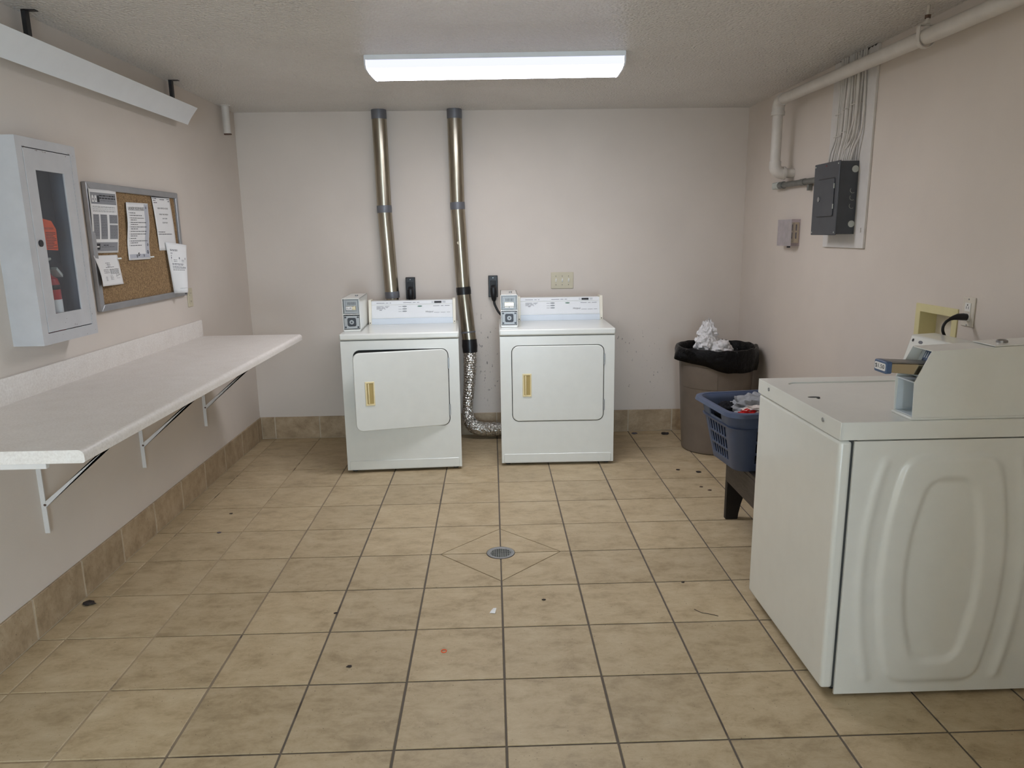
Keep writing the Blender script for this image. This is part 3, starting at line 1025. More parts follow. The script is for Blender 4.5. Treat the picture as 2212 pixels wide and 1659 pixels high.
# rules sheet
o2, f2 = sheet('notice_rules', 'laundry room rules sheet with a bulleted list and flower border', [(PX + 0.006, 0.399, 1.662), (PX + 0.004, 0.629, 1.665), (PX + 0.002, 0.586, 1.388), (PX, 0.366, 1.389)],
               lambda u, v: 0.005 * math.sin(math.pi * v * 1.4) ** 2)
F2 = lambda u, v: f2(u, v, e1)
F2b = lambda u, v: f2(u, v, e1 * 1.7)
g = MB()
for k in range(10):
    quad(g, F2, 0.80, 0.97, 0.02 + 0.09 * k, 0.02 + 0.09 * (k + 1))
for k in range(2):
    quad(g, F2, 0.05, 0.97, 0.90 + 0.035 * k, 0.90 + 0.035 * (k + 1))
obj('grey_border', g, M['ink_grey'] if False else simple('pale_grey_print', rgb(182, 184, 192), 0.75, var=0.02), o2, smooth=False, kind='stuff')
t = MB()
put_text(t, 'LAUNDRY ROOM RULES', lambda u, v: f2(u, v, e1 * 1.7), 0.07, 0.78, 0.125, 0.075)
quad(t, F2b, 0.07, 0.78, 0.131, 0.135)
rnd = random.Random(21)
v = 0.175
for k, (n_, w_) in enumerate(((1, .25), (1, .55), (2, .6), (2, .7), (2, .72), (1, .72), (2, .7), (1, .25), (2, .78), (1, .5))):
    quad(t, F2b, 0.08, 0.10, v, v + 0.008)
    for q in range(n_):
        word_line(t, F2b, 0.13, 0.13 + (w_ if q == 0 else w_ * 0.45), v, 0.010, rnd)
        v += 0.034 if q < n_ - 1 else 0.044
def flower(mb, F, u, v, s):
    for k in range(5):
        a = k * 2 * math.pi / 5
        cu, cv = u + math.cos(a) * s, v + math.sin(a) * s * 0.8
        mb.add([F(cu + math.cos(q * math.pi / 3) * s * 0.55, cv + math.sin(q * math.pi / 3) * s * 0.45) for q in range(6)], [(0, 1, 2, 3, 4, 5)])
for u, v_, s in ((0.88, 0.08, 0.02), (0.92, 0.74, 0.022), (0.90, 0.87, 0.03), (0.70, 0.93, 0.02), (0.47, 0.905, 0.03), (0.38, 0.935, 0.024)):
    flower(t, F2b, u, v_, s)
obj('print', t, 'ink', o2, smooth=False, kind='stuff')
obj('push_pin', MB().cyl(f2(0.99, 0.965, 0.0), f2(1.03, 0.960, 0.016), 0.004, 10), 'toggle', o2)

# office hours sheet
o3, f3 = sheet('notice_hours', 'mostly blank notice with a few centred lines, partly covered by another sheet', [(PX + 0.003, 0.680, 1.702), (PX + 0.003, 0.892, 1.706), (PX + 0.006, 0.912, 1.426), (PX + 0.001, 0.712, 1.428)],
               lambda u, v: 0.003 * math.sin(math.pi * v))
t = MB()
f3b = lambda u, v: f3(u, v, e1)
put_text(t, 'NEW OFFICE HOURS', f3b, 0.22, 0.80, 0.225, 0.195)
put_text(t, 'MONDAY THRU THURSDAY', f3b, 0.25, 0.76, 0.335, 0.310)
put_text(t, '9AM TO 5PM', f3b, 0.40, 0.66, 0.412, 0.388)
put_text(t, 'CLOSED FRIDAY', f3b, 0.36, 0.66, 0.488, 0.464)
rnd = random.Random(31)
word_line(t, f3b, 0.06, 0.45, 0.645, 0.013, rnd)
word_line(t, f3b, 0.06, 0.82, 0.685, 0.013, rnd)
for u0, u1, vv in ((0.03, 0.26, 0.025), (0.05, 0.20, 0.06), (0.42, 0.66, 0.04), (0.82, 0.95, 0.03), (0.86, 0.94, 0.07), (0.06, 0.24, 0.10)):
    word_line(t, f3b, u0, u1, vv, 0.013, rnd)
obj('print', t, 'ink', o3, smooth=False, kind='stuff')
obj('black_edge', MB().add([f3(0.0, -0.01, e1), f3(0.98, -0.01, e1), f3(0.98, 0.012, e1), f3(0.0, 0.012, e1)], [(0, 1, 2, 3)]), 'ink', o3, smooth=False)

# sheet that curls off the board
o4, f4 = sheet('notice_letter', 'letter with a small table hanging loose off the edge of the cork board', [(PX + 0.010, 0.770, 1.471), (PX + 0.060, 0.915, 1.452), (PX + 0.070, 0.850, 1.196), (PX + 0.012, 0.805, 1.196)],
               lambda u, v: 0.018 * math.sin(math.pi * u) * (0.5 + 0.5 * v))
f4b = lambda u, v: f4(u, v, e1)
t = MB()
rnd = random.Random(41)
for v_, u1 in ((0.13, 0.45), (0.15, 0.42), (0.20, 0.2), (0.245, 0.16), (0.405, 0.7), (0.43, 0.66), (0.47, 0.85), (0.495, 0.84), (0.53, 0.74)):
    word_line(t, f4b, 0.12, u1, v_, 0.010, rnd)
for v_ in (0.275, 0.315, 0.345, 0.380):
    quad(t, f4b, 0.12, 0.84, v_, v_ + 0.003)
for u in (0.12, 0.48, 0.838):
    quad(t, f4b, u, u + 0.004, 0.275, 0.383)
for v_ in (0.33, 0.36):
    word_line(t, f4b, 0.2, 0.35, v_, 0.008, rnd); word_line(t, f4b, 0.58, 0.75, v_, 0.008, rnd)
word_line(t, f4b, 0.3, 0.9, 0.90, 0.004, rnd)
obj('print', t, 'ink', o4, smooth=False, kind='stuff')
t = MB()
quad(t, lambda u, v: f4(u, v, e1 * 0.8), 0.12, 0.48, 0.278, 0.315); quad(t, lambda u, v: f4(u, v, e1 * 0.8), 0.48, 0.838, 0.278, 0.315)
obj('table_head', t, 'ink_grey', o4, smooth=False)

# certificate below the flyer
o5, f5 = sheet('notice_certificate', 'cream half sheet with a signature pinned below the grey panelled notice', [(PX + 0.006, 0.052, 1.420), (PX + 0.004, 0.260, 1.418), (PX + 0.006, 0.285, 1.282), (PX + 0.016, 0.058, 1.285)],
               lambda u, v: 0.014 * math.sin(math.pi * v * 0.7) * (1 - u))
f5b = lambda u, v: f5(u, v, e1)
t = MB()
rnd = random.Random(51)
for v_, a, b_ in ((0.25, .36, .58), (0.30, .40, .56), (0.35, .41, .54), (0.39, .32, .70)):
    word_line(t, f5b, a, b_, v_, 0.014, rnd)
for k in range(6):
    word_line(t, f5b, 0.46, 0.90, 0.46 + 0.03 * k, 0.012, rnd)
for v_ in (0.47, 0.52, 0.57):
    word_line(t, f5b, 0.18, 0.42, v_, 0.013, rnd)
for k in range(4):
    word_line(t, f5b, 0.20, 0.28, 0.70 + 0.04 * k, 0.010, rnd); word_line(t, f5b, 0.42, 0.56, 0.68 + 0.04 * k, 0.010, rnd)
sig = [(0.70, 0.74), (0.72, 0.66), (0.75, 0.64), (0.73, 0.70), (0.77, 0.70), (0.80, 0.66), (0.83, 0.62), (0.82, 0.69), (0.86, 0.66), (0.90, 0.64), (0.93, 0.66)]
for a, b_ in zip(sig, sig[1:]):
    t.add([f5b(a[0], a[1]), f5b(b_[0], b_[1]), f5b(b_[0], b_[1] + 0.014), f5b(a[0], a[1] + 0.014)], [(0, 1, 2, 3)])
word_line(t, f5b, 0.72, 0.88, 0.77, 0.008, rnd)
obj('print', t, 'ink', o5, smooth=False, kind='stuff')
obj('push_pin', MB().cyl(f5(0.97, 0.13, 0.0), f5(1.01, 0.12, 0.016), 0.004, 10), 'toggle', o5)

# ---- beige outlet plate beside the board
op = thing('wall_outlet', 'small beige duplex outlet plate low beside the notice board', 'outlet', (XL, 1.06, 1.098))
obj('plate', MB().box(XL, XL + 0.006, 1.026, 1.094, 1.098, 1.206), 'ivory', op, bevel=0.003)
for z in (1.128, 1.176):
    rc = obj('receptacle', MB().prism(rr_loop(1.043, 1.077, z - 0.014, z + 0.014, 0.010), 'x', XL + 0.006, XL + 0.008), 'ivory', op)
    sub('slot', MB().box(XL + 0.008, XL + 0.0083, 1.053, 1.055, z - 0.004, z + 0.006), 'ink', rc, smooth=False)
    sub('slot', MB().box(XL + 0.008, XL + 0.0083, 1.065, 1.067, z - 0.004, z + 0.006), 'ink', rc, smooth=False)

# ---- folding counter
CFX, CTOP, CYN, CYF = -1.163, 0.915, -1.245, 1.135
ct = thing('folding_counter', 'long grey speckled laminate counter with backsplash mounted along the left wall', 'counter', ((XL + CFX) / 2, 0, 0.87))
fx = CFX
prof = [(XL + 0.002, CTOP - 0.038), (fx - 0.006, CTOP - 0.038), (fx, CTOP - 0.034)]
for k in range(8):
    a = math.radians(90 * k / 7)
    prof.append((fx - 0.018 + math.cos(a) * 0.018, CTOP - 0.018 + math.sin(a) * 0.018))
prof.append((XL + 0.002, CTOP))
obj('worktop', MB().prism(prof, 'y', CYN, CYF), 'counter', ct)
bs = [(XL + 0.001, CTOP), (XL + 0.020, CTOP), (XL + 0.020, CTOP + 0.088), (XL + 0.017, CTOP + 0.094), (XL + 0.001, CTOP + 0.094)]
obj('backsplash', MB().prism(bs, 'y', CYN, CYF + 0.02), 'counter', ct)
obj('edge_cleat', MB().box(XL + 0.003, -1.275, CYN + 0.004, CYN + 0.022, CTOP - 0.055, CTOP - 0.038), 'backboard', ct, bevel=0.002)
for k, y in enumerate((-0.505, 0.302, 1.100)):
    brk = thing('shelf_bracket', ['white steel angle bracket under the counter nearest the viewer', 'white steel angle bracket under the middle of the counter', 'white steel angle bracket under the far end of the counter'][k],
                'bracket', (XL, y, 0.37), group='brackets under the counter')
    zt = CTOP - 0.038
    obj('wall_leg', MB().prism([(XL, y - 0.014), (XL + 0.018, y - 0.014), (XL + 0.018, y - 0.010), (XL + 0.004, y - 0.010), (XL + 0.004, y + 0.014), (XL, y + 0.014)], 'z', 0.37, zt), 'backboard', brk, smooth=False)
    obj('arm', MB().box(XL, fx - 0.10, y - 0.014, y + 0.014, zt - 0.004, zt), 'backboard', brk, smooth=False)
    st = MB().prism([(XL + 0.010, 0.470), (XL + 0.012, 0.496), (fx - 0.13, zt - 0.004), (fx - 0.155, zt - 0.004)], 'y', y - 0.012, y + 0.004)
    obj('brace', st, 'backboard', brk, smooth=False)
    obj('rivet', MB().disc((XL + 0.014, y - 0.013, 0.486), (0, -1, 0), 0.005, 10, depth=0.0015), 'rust', brk)

# ================================================================== BACK WALL
def band(name, c0, c1, r, mat, parent, wrinkle=0.0):
    c0, c1 = Vector(c0), Vector(c1)
    pts = [c0.lerp(c1, k / 4) for k in range(5)]
    return obj(name, MB().tube(pts, [r * 0.985, r, r * (1 + wrinkle), r, r * 0.985], 28), mat, parent)

RD = 0.0508
yd = YB - RD - 0.004
d1 = thing('vent_duct', 'straight galvanised vent duct behind the dryer whose door is ajar', 'vent duct', (-0.76, yd, 0.9), group='dryer vent ducts')
A, B, Cc, D = (-0.770, yd, H), (-0.763, yd, 1.668), (-0.737, yd, 1.070), (-0.728, yd, 0.80)
obj('duct_section', MB().tube([A, B], RD, 36), 'duct', d1)
obj('duct_section', MB().tube([B, Cc], RD, 36), 'duct', d1)
obj('duct_section', MB().tube([Cc, D], RD * 0.9, 28), 'duct', d1)
band('tape_band', (-0.770, yd, H), (-0.7695, yd, H - 0.062), RD * 1.03, 'tape_grey', d1)
band('tape_band', (-0.7633, yd, 1.695), (-0.762, yd, 1.645), RD * 1.03, 'tape_grey', d1)
band('tape_band', (-0.7375, yd, 1.093), (-0.735, yd, 1.046), RD * 1.03, 'tape_grey', d1)

d2 = thing('vent_duct', 'galvanised vent duct with a foil hose running down between the two dryers', 'vent duct', (-0.2, yd, 0.05), group='dryer vent ducts')
A, B, Cc, D = (-0.252, yd, H), (-0.248, yd, 1.684), (-0.222, yd - 0.005, 1.088), (-0.187, yd - 0.05, 0.725)
obj('duct_section', MB().tube([A, B], RD, 36), 'duct', d2)
obj('duct_section', MB().tube([B, Cc], RD, 36), 'duct', d2)
obj('duct_section', MB().tube([Cc, D], RD, 36), 'duct', d2)
band('tape_band', (-0.252, yd, H), (-0.2517, yd, H - 0.064), RD * 1.03, 'tape_grey', d2)
band('tape_band', (-0.2487, yd, 1.711), (-0.2468, yd, 1.661), RD * 1.03, 'tape_grey', d2)
band('tape_band', (-0.2232, yd - 0.004, 1.116), (-0.2195, yd - 0.008, 1.062), RD * 1.035, 'tape_black', d2, 0.02)
band('tape_band', (-0.1945, yd - 0.040, 0.800), (-0.1930, yd - 0.042, 0.785), RD * 1.02, 'tape_grey', d2)
band('tape_band', (-0.188, yd - 0.048, 0.742), (-0.184, yd - 0.056, 0.648), RD * 1.06, 'tape_black', d2, 0.05)
st_ = MB().disc((-0.2455, yd - RD - 0.0005, 1.430), (0, -1, 0), 0.011, 16, depth=0.0008)
obj('round_sticker', st_, 'ivory', d2)
# foil hose
path, rad = [], []
key = [(-0.184, yd - 0.056, 0.665), (-0.186, yd - 0.058, 0.55), (-0.196, yd - 0.062, 0.40), (-0.210, yd - 0.066, 0.25), (-0.208, yd - 0.068, 0.155), (-0.170, yd - 0.068, 0.095), (-0.10, yd - 0.068, 0.072), (0.02, yd - 0.068, 0.070), (0.12, yd - 0.068, 0.072)]
keyr = [0.050, 0.049, 0.042, 0.038, 0.046, 0.054, 0.054, 0.053, 0.053]
def catmull(ks, n):
    out = []
    P = [Vector(ks[0])] + [Vector(k) for k in ks] + [Vector(ks[-1])]
    for i in range(1, len(P) - 2):
        for k in range(n):
            t_ = k / n
            a, b_, c_, d_ = P[i - 1], P[i], P[i + 1], P[i + 2]
            out.append(0.5 * ((2 * b_) + (c_ - a) * t_ + (2 * a - 5 * b_ + 4 * c_ - d_) * t_ ** 2 + (3 * b_ - a - 3 * c_ + d_) * t_ ** 3))
    out.append(P[-2])
    return out
path = catmull(key, 16)
for i in range(len(path)):
    k = min(i / 16, len(keyr) - 1.001)
    b_ = int(k)
    r0 = keyr[b_] + (keyr[b_ + 1] - keyr[b_]) * (k - b_)
    rad.append(r0 * (1.0 if i % 2 else 0.90))
hose = MB().tube(path, rad, 36)
rnd = random.Random(5)
hose.v = [tuple(Vector(p) + 0.0045 * mn.noise_vector(Vector(p) * 95)) for p in hose.v]
obj('foil_hose', hose, 'foil', d2, angle=0.35, label='crinkled silver foil hose')

# ---- receptacles and plugs for the dryers
def dryer_outlet(x, zc, label, cordpath):
    w, hh = 0.034, 0.078
    t_ = thing('power_outlet', label, 'outlet', (x, YB, zc - hh), group='dryer power outlets')
    bm_ = MB().box(x - w, x + w, YB - 0.030, YB, zc - hh, zc + hh)
    obj('housing', bm_, 'black_plastic', t_, bevel=0.004)
    obj('face', MB().box(x - w * 0.6, x + w * 0.6, YB - 0.034, YB - 0.029, zc - hh * 0.1, zc + hh * 0.55), 'black_rubber', t_, bevel=0.002)
    obj('screw', MB().disc((x, YB - 0.0315, zc + hh * 0.8), (0, -1, 0), 0.003, 10), 'zinc', t_)
    pg = MB().tube([(x + 0.002, YB - 0.036, zc - hh * 0.05), (x + 0.002, YB - 0.052, zc - hh * 0.2), (x + 0.003, YB - 0.056, zc - hh * 0.55), (x + 0.004, YB - 0.050, zc - hh * 1.1), (x + 0.005, YB - 0.046, zc - hh * 1.3)],
                   [0.020, 0.025, 0.025, 0.018, 0.013], 16)
    return pg, MB().tube(catmull([(x + 0.005, YB - 0.046, zc - hh * 1.25)] + cordpath, 8), 0.0085, 10)
def add_cord(parent, cord):
    c = obj('power_cord', cord[1], 'black_rubber', parent, label='black power cord')
    sub('plug', cord[0], 'black_plastic', c)
cord_a = dryer_outlet(-0.606, 1.112, 'black dryer outlet on the back wall between the two vent ducts',
             [(-0.600, YB - 0.045, 0.93), (-0.59, YB - 0.05, 0.8), (-0.58, YB - 0.06, 0.6)])
cord_b = dryer_outlet(-0.008, 1.115, 'dark grey dryer outlet on the wall beside the coin box of the closed dryer',
             [(0.002, YB - 0.05, 0.985), (0.030, YB - 0.06, 0.93), (0.070, YB - 0.065, 0.89), (0.12, YB - 0.06, 0.84), (0.16, YB - 0.06, 0.7)])

# ---- triple switch
sw = thing('light_switch', 'tan triple toggle switch plate on the back wall', 'light switch', (0.497, YB, 1.09))
obj('plate', MB().box(0.416, 0.579, YB - 0.006, YB, 1.090, 1.208), 'ivory', sw, bevel=0.003)
for k in (-1, 0, 1):
    x = 0.4975 + k * 0.046
    tg_ = obj('toggle', MB().prism([(YB - 0.006, 1.138), (YB - 0.006, 1.160), (YB - 0.012, 1.160), (YB - 0.018, 1.164), (YB - 0.019, 1.156), (YB - 0.010, 1.138)], 'x', x - 0.0045, x + 0.0045), 'toggle', sw)
    for z in (1.118, 1.180):
        obj('screw', MB().disc((x, YB - 0.0068, z), (0, -1, 0), 0.0028, 10), 'dark_metal', sw)

# ================================================================== DRYERS
def dryer(label, loc, rz, open_deg, price, group='coin dryers'):
    t_ = thing('clothes_dryer', label, 'dryer', loc, rz, group)
    W, Dp, Z0, Z1, ZT = 0.730, 0.605, 0.018, 0.853, 0.897
    L = dict(local=True)
    # cabinet and front with the door recess
    obj('cabinet', MB().box(0.001, W - 0.001, 0.034, Dp, Z0, Z1), 'enamel', t_, bevel=0.004, **L)
    hx0, hx1, hz0, hz1 = 0.072, 0.664, 0.296, 0.794
    O, I = hole_loops((0.0, W, Z0, Z1), (hx0, hx1, hz0, hz1), 0.045)
    fp = MB().loops([(p[0], 0.034, p[1]) for p in O], [(p[0], 0.0, p[1]) for p in O], [(p[0], 0.0, p[1]) for p in I], [(p[0], 0.034, p[1]) for p in I])
    obj('front_panel', fp, 'enamel', t_, bevel=0.004, **L)
    obj('door_recess', MB().prism(rr_loop(hx0 - 0.002, hx1 + 0.002, hz0 - 0.002, hz1 + 0.002, 0.045), 'y', 0.0325, 0.0338), 'dark_gap', t_, smooth=False, **L)
    # top
    obj('top', MB().box(-0.004, W + 0.004, -0.006, Dp, Z1 + 0.003, ZT), 'enamel', t_, bevel=0.010, seg=3, **L)
    obj('top_gap', MB().box(0.004, W - 0.004, 0.003, Dp - 0.01, Z1 - 0.001, Z1 + 0.004), 'dark_gap', t_, smooth=False, **L)
    # kick panel: raised outline at the foot
    kp = MB().prism([(0.016, 0.022), (W - 0.016, 0.022), (W - 0.016, 0.074), (W - 0.022, 0.080), (0.022, 0.080), (0.016, 0.074)], 'y', -0.004, 0.002)
    obj('kick_panel', kp, 'enamel', t_, bevel=0.0035, **L)
    for x in (0.04, W - 0.04):
        for y in (0.05, Dp - 0.05):
            obj('foot', MB().cyl((x, y, 0), (x, y, Z0 + 0.002), 0.018, 14), 'black_rubber', t_, **L)
    # door, hinged at its right edge
    g_ = 0.004
    hm = Matrix.Translation((hx1 - 0.006, 0.0, 0)) @ Matrix.Rotation(math.radians(open_deg), 4, 'Z') @ Matrix.Translation((-(hx1 - 0.006), 0.0, 0))
    dm = MB().prism(rr_loop(hx0 + g_, hx1 - g_, hz0 + g_, hz1 - g_, 0.042, 8), 'y', -0.004, 0.022)
    door = obj('door', dm.xf(hm), 'enamel', t_, bevel=0.005, seg=3, **L)
    px0, px1, pz0, pz1 = 0.141, 0.198, 0.462, 0.612
    pf_ = MB().frame((px0, px1, pz0, pz1), (px0 + 0.010, px1 - 0.008, pz0 + 0.010, pz1 - 0.010), 'y', -0.0085, -0.003)
    pull = sub('door_pull', pf_.xf(hm), 'handle', door, bevel=0.002, label='almond plastic door pull', **L)
    sub('pull_pocket', MB().box(px0 + 0.008, px1 - 0.006, -0.0052, -0.0035, pz0 + 0.008, pz1 - 0.008).xf(hm), 'handle_dark', door, smooth=False, **L)
    sub('pull_grip', MB().prism([(px0 + 0.014, -0.004), (px0 + 0.024, -0.004), (px0 + 0.024, -0.013), (px0 + 0.018, -0.013)], 'z', pz0 + 0.012, pz1 - 0.012).xf(hm), 'handle', door, bevel=0.002, **L)
    for z in (0.40, 0.70):
        hb = MB().cyl((hx1 - 0.001, -0.003, z - 0.035), (hx1 - 0.001, -0.003, z + 0.035), 0.0045, 10)
        hb.box(hx1, hx1 + 0.004, -0.002, 0.004, z - 0.03, z + 0.03)
        obj('hinge', hb, 'zinc', t_, **L)
    # console
    c0, c1, cy = 0.138, 0.704, 0.452
    zs = 0.938
    obj('console_body', MB().prism([(cy + 0.012, ZT - 0.001), (cy + 0.012, zs), (cy + 0.040, 1.050), (cy + 0.135, 1.050), (cy + 0.145, ZT - 0.001)], 'x', c0 + 0.004, c1 - 0.004), 'enamel', t_, bevel=0.003, **L)
    obj('console_foot', MB().prism([(cy, ZT), (cy + 0.004, zs - 0.004), (cy + 0.014, zs), (cy + 0.014, ZT)], 'x', c0 + 0.008, c1 - 0.008), 'panel_pale', t_, bevel=0.001, **L)
    sl = (0.040 - 0.012) / (1.050 - zs)
    def face(u, v, off=0.0):        # u in 0..1 along the console, v = height z on its sloping face
        return (c0 + 0.010 + (c1 - c0 - 0.020) * u, cy + 0.012 + (v - zs) * sl - 0.003 - off, v)
    pn = MB()
    for a, b_ in ((zs + 0.003, 1.024), (1.028, 1.052)):
        pn.add([face(0, a), face(1, a), face(1, b_), face(0, b_), face(0, a, -0.006), face(1, a, -0.006), face(1, b_, -0.006), face(0, b_, -0.006)],
               [(0, 1, 2, 3), (7, 6, 5, 4), (0, 4, 5, 1), (1, 5, 6, 2), (2, 6, 7, 3), (3, 7, 4, 0)])
    cp = obj('console_panel', pn, 'panel_white', t_, smooth=False, **L)
    for x0, x1 in ((c0 - 0.010, c0 + 0.008), (c1 - 0.008, c1 + 0.012)):
        e_ = obj('console_end', MB().prism([(cy - 0.003, ZT), (cy - 0.002, zs), (cy + 0.030, 1.062), (cy + 0.138, 1.060), (cy + 0.148, ZT)], 'x', x0, x1), 'enamel_edge', t_, bevel=0.002, **L)
        sub('screw', MB().disc(((x0 + x1) / 2, cy - 0.004, ZT + 0.012), (0, -1, 0), 0.0035, 10), 'black_plastic', e_, **L)
    fo = lambda u, v: face(u, v, 0.0008)
    dsp = MB()
    quad(dsp, fo, 0.775, 0.865, 1.033, 1.046)
    sub('display', dsp, 'black_plastic', cp, smooth=False, **L)
    def oval(u, v, a, b_):
        m_ = MB()
        m_.add([face(u + math.cos(q * math.pi / 10) * a, v + math.sin(q * math.pi / 10) * b_, 0.0016) for q in range(20)] + [face(u + math.cos(q * math.pi / 10) * a, v + math.sin(q * math.pi / 10) * b_, 0.0) for q in range(20)],
               [tuple(range(20))] + [(q, (q + 1) % 20, 20 + (q + 1) % 20, 20 + q) for q in range(20)])
        return m_
    for u, v, mt in ((0.405, 1.014, 'button_grey'), (0.405, 0.998, 'button_grey'), (0.405, 0.982, 'button_grey'), (0.595, 1.014, 'button_green')):
        sub('push_button', oval(u, v, 0.030, 0.0042), mt, cp, **L)
    pr1, pr2 = MB(), MB()
    rnd_ = random.Random(9)
    put_text(pr1, 'Whirlpool', fo, 0.665, 0.76, 0.968, 0.982, 0.35)
    word_line(pr2, fo, 0.77, 0.97, 0.9700, 0.0018, rnd_)
    word_line(pr2, fo, 0.06, 0.24, 1.037, 0.0028, rnd_)
    word_line(pr2, fo, 0.39, 0.59, 1.038, 0.0028, rnd_)
    word_line(pr2, fo, 0.76, 0.99, 1.0135, 0.0028, rnd_)
    for k in range(5):
        word_line(pr2, fo, 0.06, 0.22 - 0.012 * k, 1.016 - k * 0.0046, 0.0016, rnd_)
    for v in (1.012, 0.996, 0.980):
        word_line(pr2, fo, 0.33, 0.37, v, 0.002, rnd_)
    for v in (1.043, 1.036):
        word_line(pr2, fo, 0.74, 0.768, v, 0.002, rnd_); word_line(pr2, fo, 0.875, 0.915, v, 0.002, rnd_)
    quad(pr2, fo, 0.095, 0.125, 0.990, 0.9935)
    sub('brand_lettering', pr1, 'ink', cp, smooth=False, **L)
    sub('panel_print', pr2, 'ink_grey', cp, smooth=False, kind='stuff', **L)
    # coin box on the top's left corner
    b0, b1, by_, bzt = 0.010, 0.118, 0.105, 1.112
    tk = 0.004
    cb = MB()
    cb.box(b0, b0 + tk, by_, 0.52, ZT + 0.001, bzt - 0.006)
    cb.box(b1 - tk, b1, by_, 0.52, ZT + 0.001, bzt - 0.006)
    cb.box(b0, b1, by_, 0.52, bzt - 0.006 - tk, bzt - 0.006)
    cb.box(b0, b1, by_, 0.52, ZT + 0.001, ZT + 0.014)
    cb.box(b0, b1, 0.512, 0.52, ZT + 0.001, bzt - 0.006)
    box_ = obj('coin_box', cb, 'enamel', t_, bevel=0.001, **L)
    sub('box_shelf', MB().box(b0 + tk, b1 - tk, by_ + 0.004, 0.3, 1.004, 1.009), 'enamel', box_, smooth=False, **L)
    sub('key_stud', MB().cyl(((b0 + b1) / 2 + 0.012, 0.30, bzt - 0.007), ((b0 + b1) / 2 + 0.012, 0.30, bzt), 0.010, 16), 'zinc', box_, **L)
    # coin slide above
    sp = MB().box(b0 + 0.006, b1 - 0.006, by_ + 0.018, by_ + 0.024, 1.010, 1.100)
    slide = obj('coin_slide', sp, 'chrome', t_, bevel=0.001, **L)
    sub('slide_frame', MB().frame((b0 + 0.012, b1 - 0.012, 1.018, 1.094), (b0 + 0.020, b1 - 0.020, 1.026, 1.086), 'y', by_ + 0.008, by_ + 0.019), 'chrome', slide, bevel=0.001, **L)
    for k in range(8):
        x = b0 + 0.030 + k * 0.0068
        sub('coin_slot', MB().box(x, x + 0.0028, by_ + 0.0165, by_ + 0.0182, 1.064, 1.082), 'black_plastic', slide, smooth=False, **L)
    sub('slide_tray', MB().box(b0 + 0.024, b1 - 0.024, by_ - 0.004, by_ + 0.018, 1.034, 1.058), 'brass', slide, bevel=0.002, **L)
    if price:
        sub('price_label', MB().box(b0 + 0.024, b0 + 0.062, by_ - 0.0055, by_ - 0.004, 1.036, 1.056), 'paper', slide, bevel=0.0006, **L)
        pt = MB()
        put_text(pt, price, lambda u, v: (u, by_ - 0.0061, v), b0 + 0.028, b0 + 0.058, 1.041, 1.051)
        sub('price_lettering', pt, 'ink', slide, smooth=False, **L)
    else:
        for x in (b0 + 0.026, b0 + 0.057):
            sub('slide_tab', MB().box(x, x + 0.026, by_ - 0.0055, by_ - 0.003, 1.024, 1.032), 'toggle', slide, smooth=False, **L)
    # lock plate below
    z0, z1 = 0.915, 0.998
    O2, I2 = hole_loops((b0 + 0.006, b1 - 0.006, z0, z1), (b0 + 0.028, b1 - 0.028, z0 + 0.016, z1 - 0.014), 0.010, 32)
    lp = MB().loops([(p[0], by_ + 0.010, p[1]) for p in O2], [(p[0], by_ + 0.004, p[1]) for p in O2], [(p[0], by_ + 0.004, p[1]) for p in I2], [(p[0], by_ + 0.016, p[1]) for p in I2])
    plate = obj('lock_plate', lp, 'chrome', t_, bevel=0.001, **L)
    xc, zc = (b0 + b1) / 2, (z0 + z1) / 2 + 0.001
    sub('lock_well', MB().box(b0 + 0.026, b1 - 0.026, by_ + 0.014, by_ + 0.016, z0 + 0.014, z1 - 0.012), 'dark_metal', plate, smooth=False, **L)
    sub('lock_cylinder', MB().cyl((xc, by_ + 0.015, zc), (xc, by_ - 0.002, zc), 0.014, 20), 'chrome', plate, **L)
    sub('keyhole', MB().disc((xc, by_ - 0.0024, zc), (0, -1, 0), 0.005, 12, depth=0.0008), 'black_plastic', plate, **L)
    for x in (b0 + 0.015, b1 - 0.015):
        for z in (z0 + 0.010, z1 - 0.010):
            sub('bolt', MB().disc((x, by_ + 0.0035, z), (0, -1, 0), 0.006, 12, depth=0.0025), 'dark_metal', plate, **L)
    return t_

dryer_a = dryer('white coin dryer with its door ajar, nearest the long counter', (-0.961, 1.238, 0), math.radians(2.6), 10.5, '$1.00')
dryer_b = dryer('white coin dryer with its door shut, below the triple switch', (0.026, 1.318, 0), math.radians(-0.6), 0.0, '')

add_cord(dryer_a, cord_a)
add_cord(dryer_b, cord_b)

# ================================================================== WASHER
WX0, WX1, WY0_, WY1_ = 1.020, 1.700, -1.150, -0.480
WZT, WZB = 0.922, 0.866
wm = thing('washing_machine', 'white top loading coin washer standing in the right foreground', 'washing machine', ((WX0 + WX1) / 2, (WY0_ + WY1_) / 2, 0))
obj('cabinet', MB().box(WX0 + 0.05, WX1, WY0_ + 0.004, WY1_, 0.022, WZB - 0.004), 'enamel', wm, bevel=0.004)
obj('front_panel', MB().box(WX0, WX0 + 0.040, WY0_, WY1_, 0.030, WZB - 0.003), 'enamel', wm, bevel=0.012, seg=4)
obj('panel_gap', MB().box(WX0 + 0.03, WX0 + 0.055, WY0_ + 0.005, WY1_ - 0.005, 0.032, WZB), 'dark_gap', wm, smooth=False)
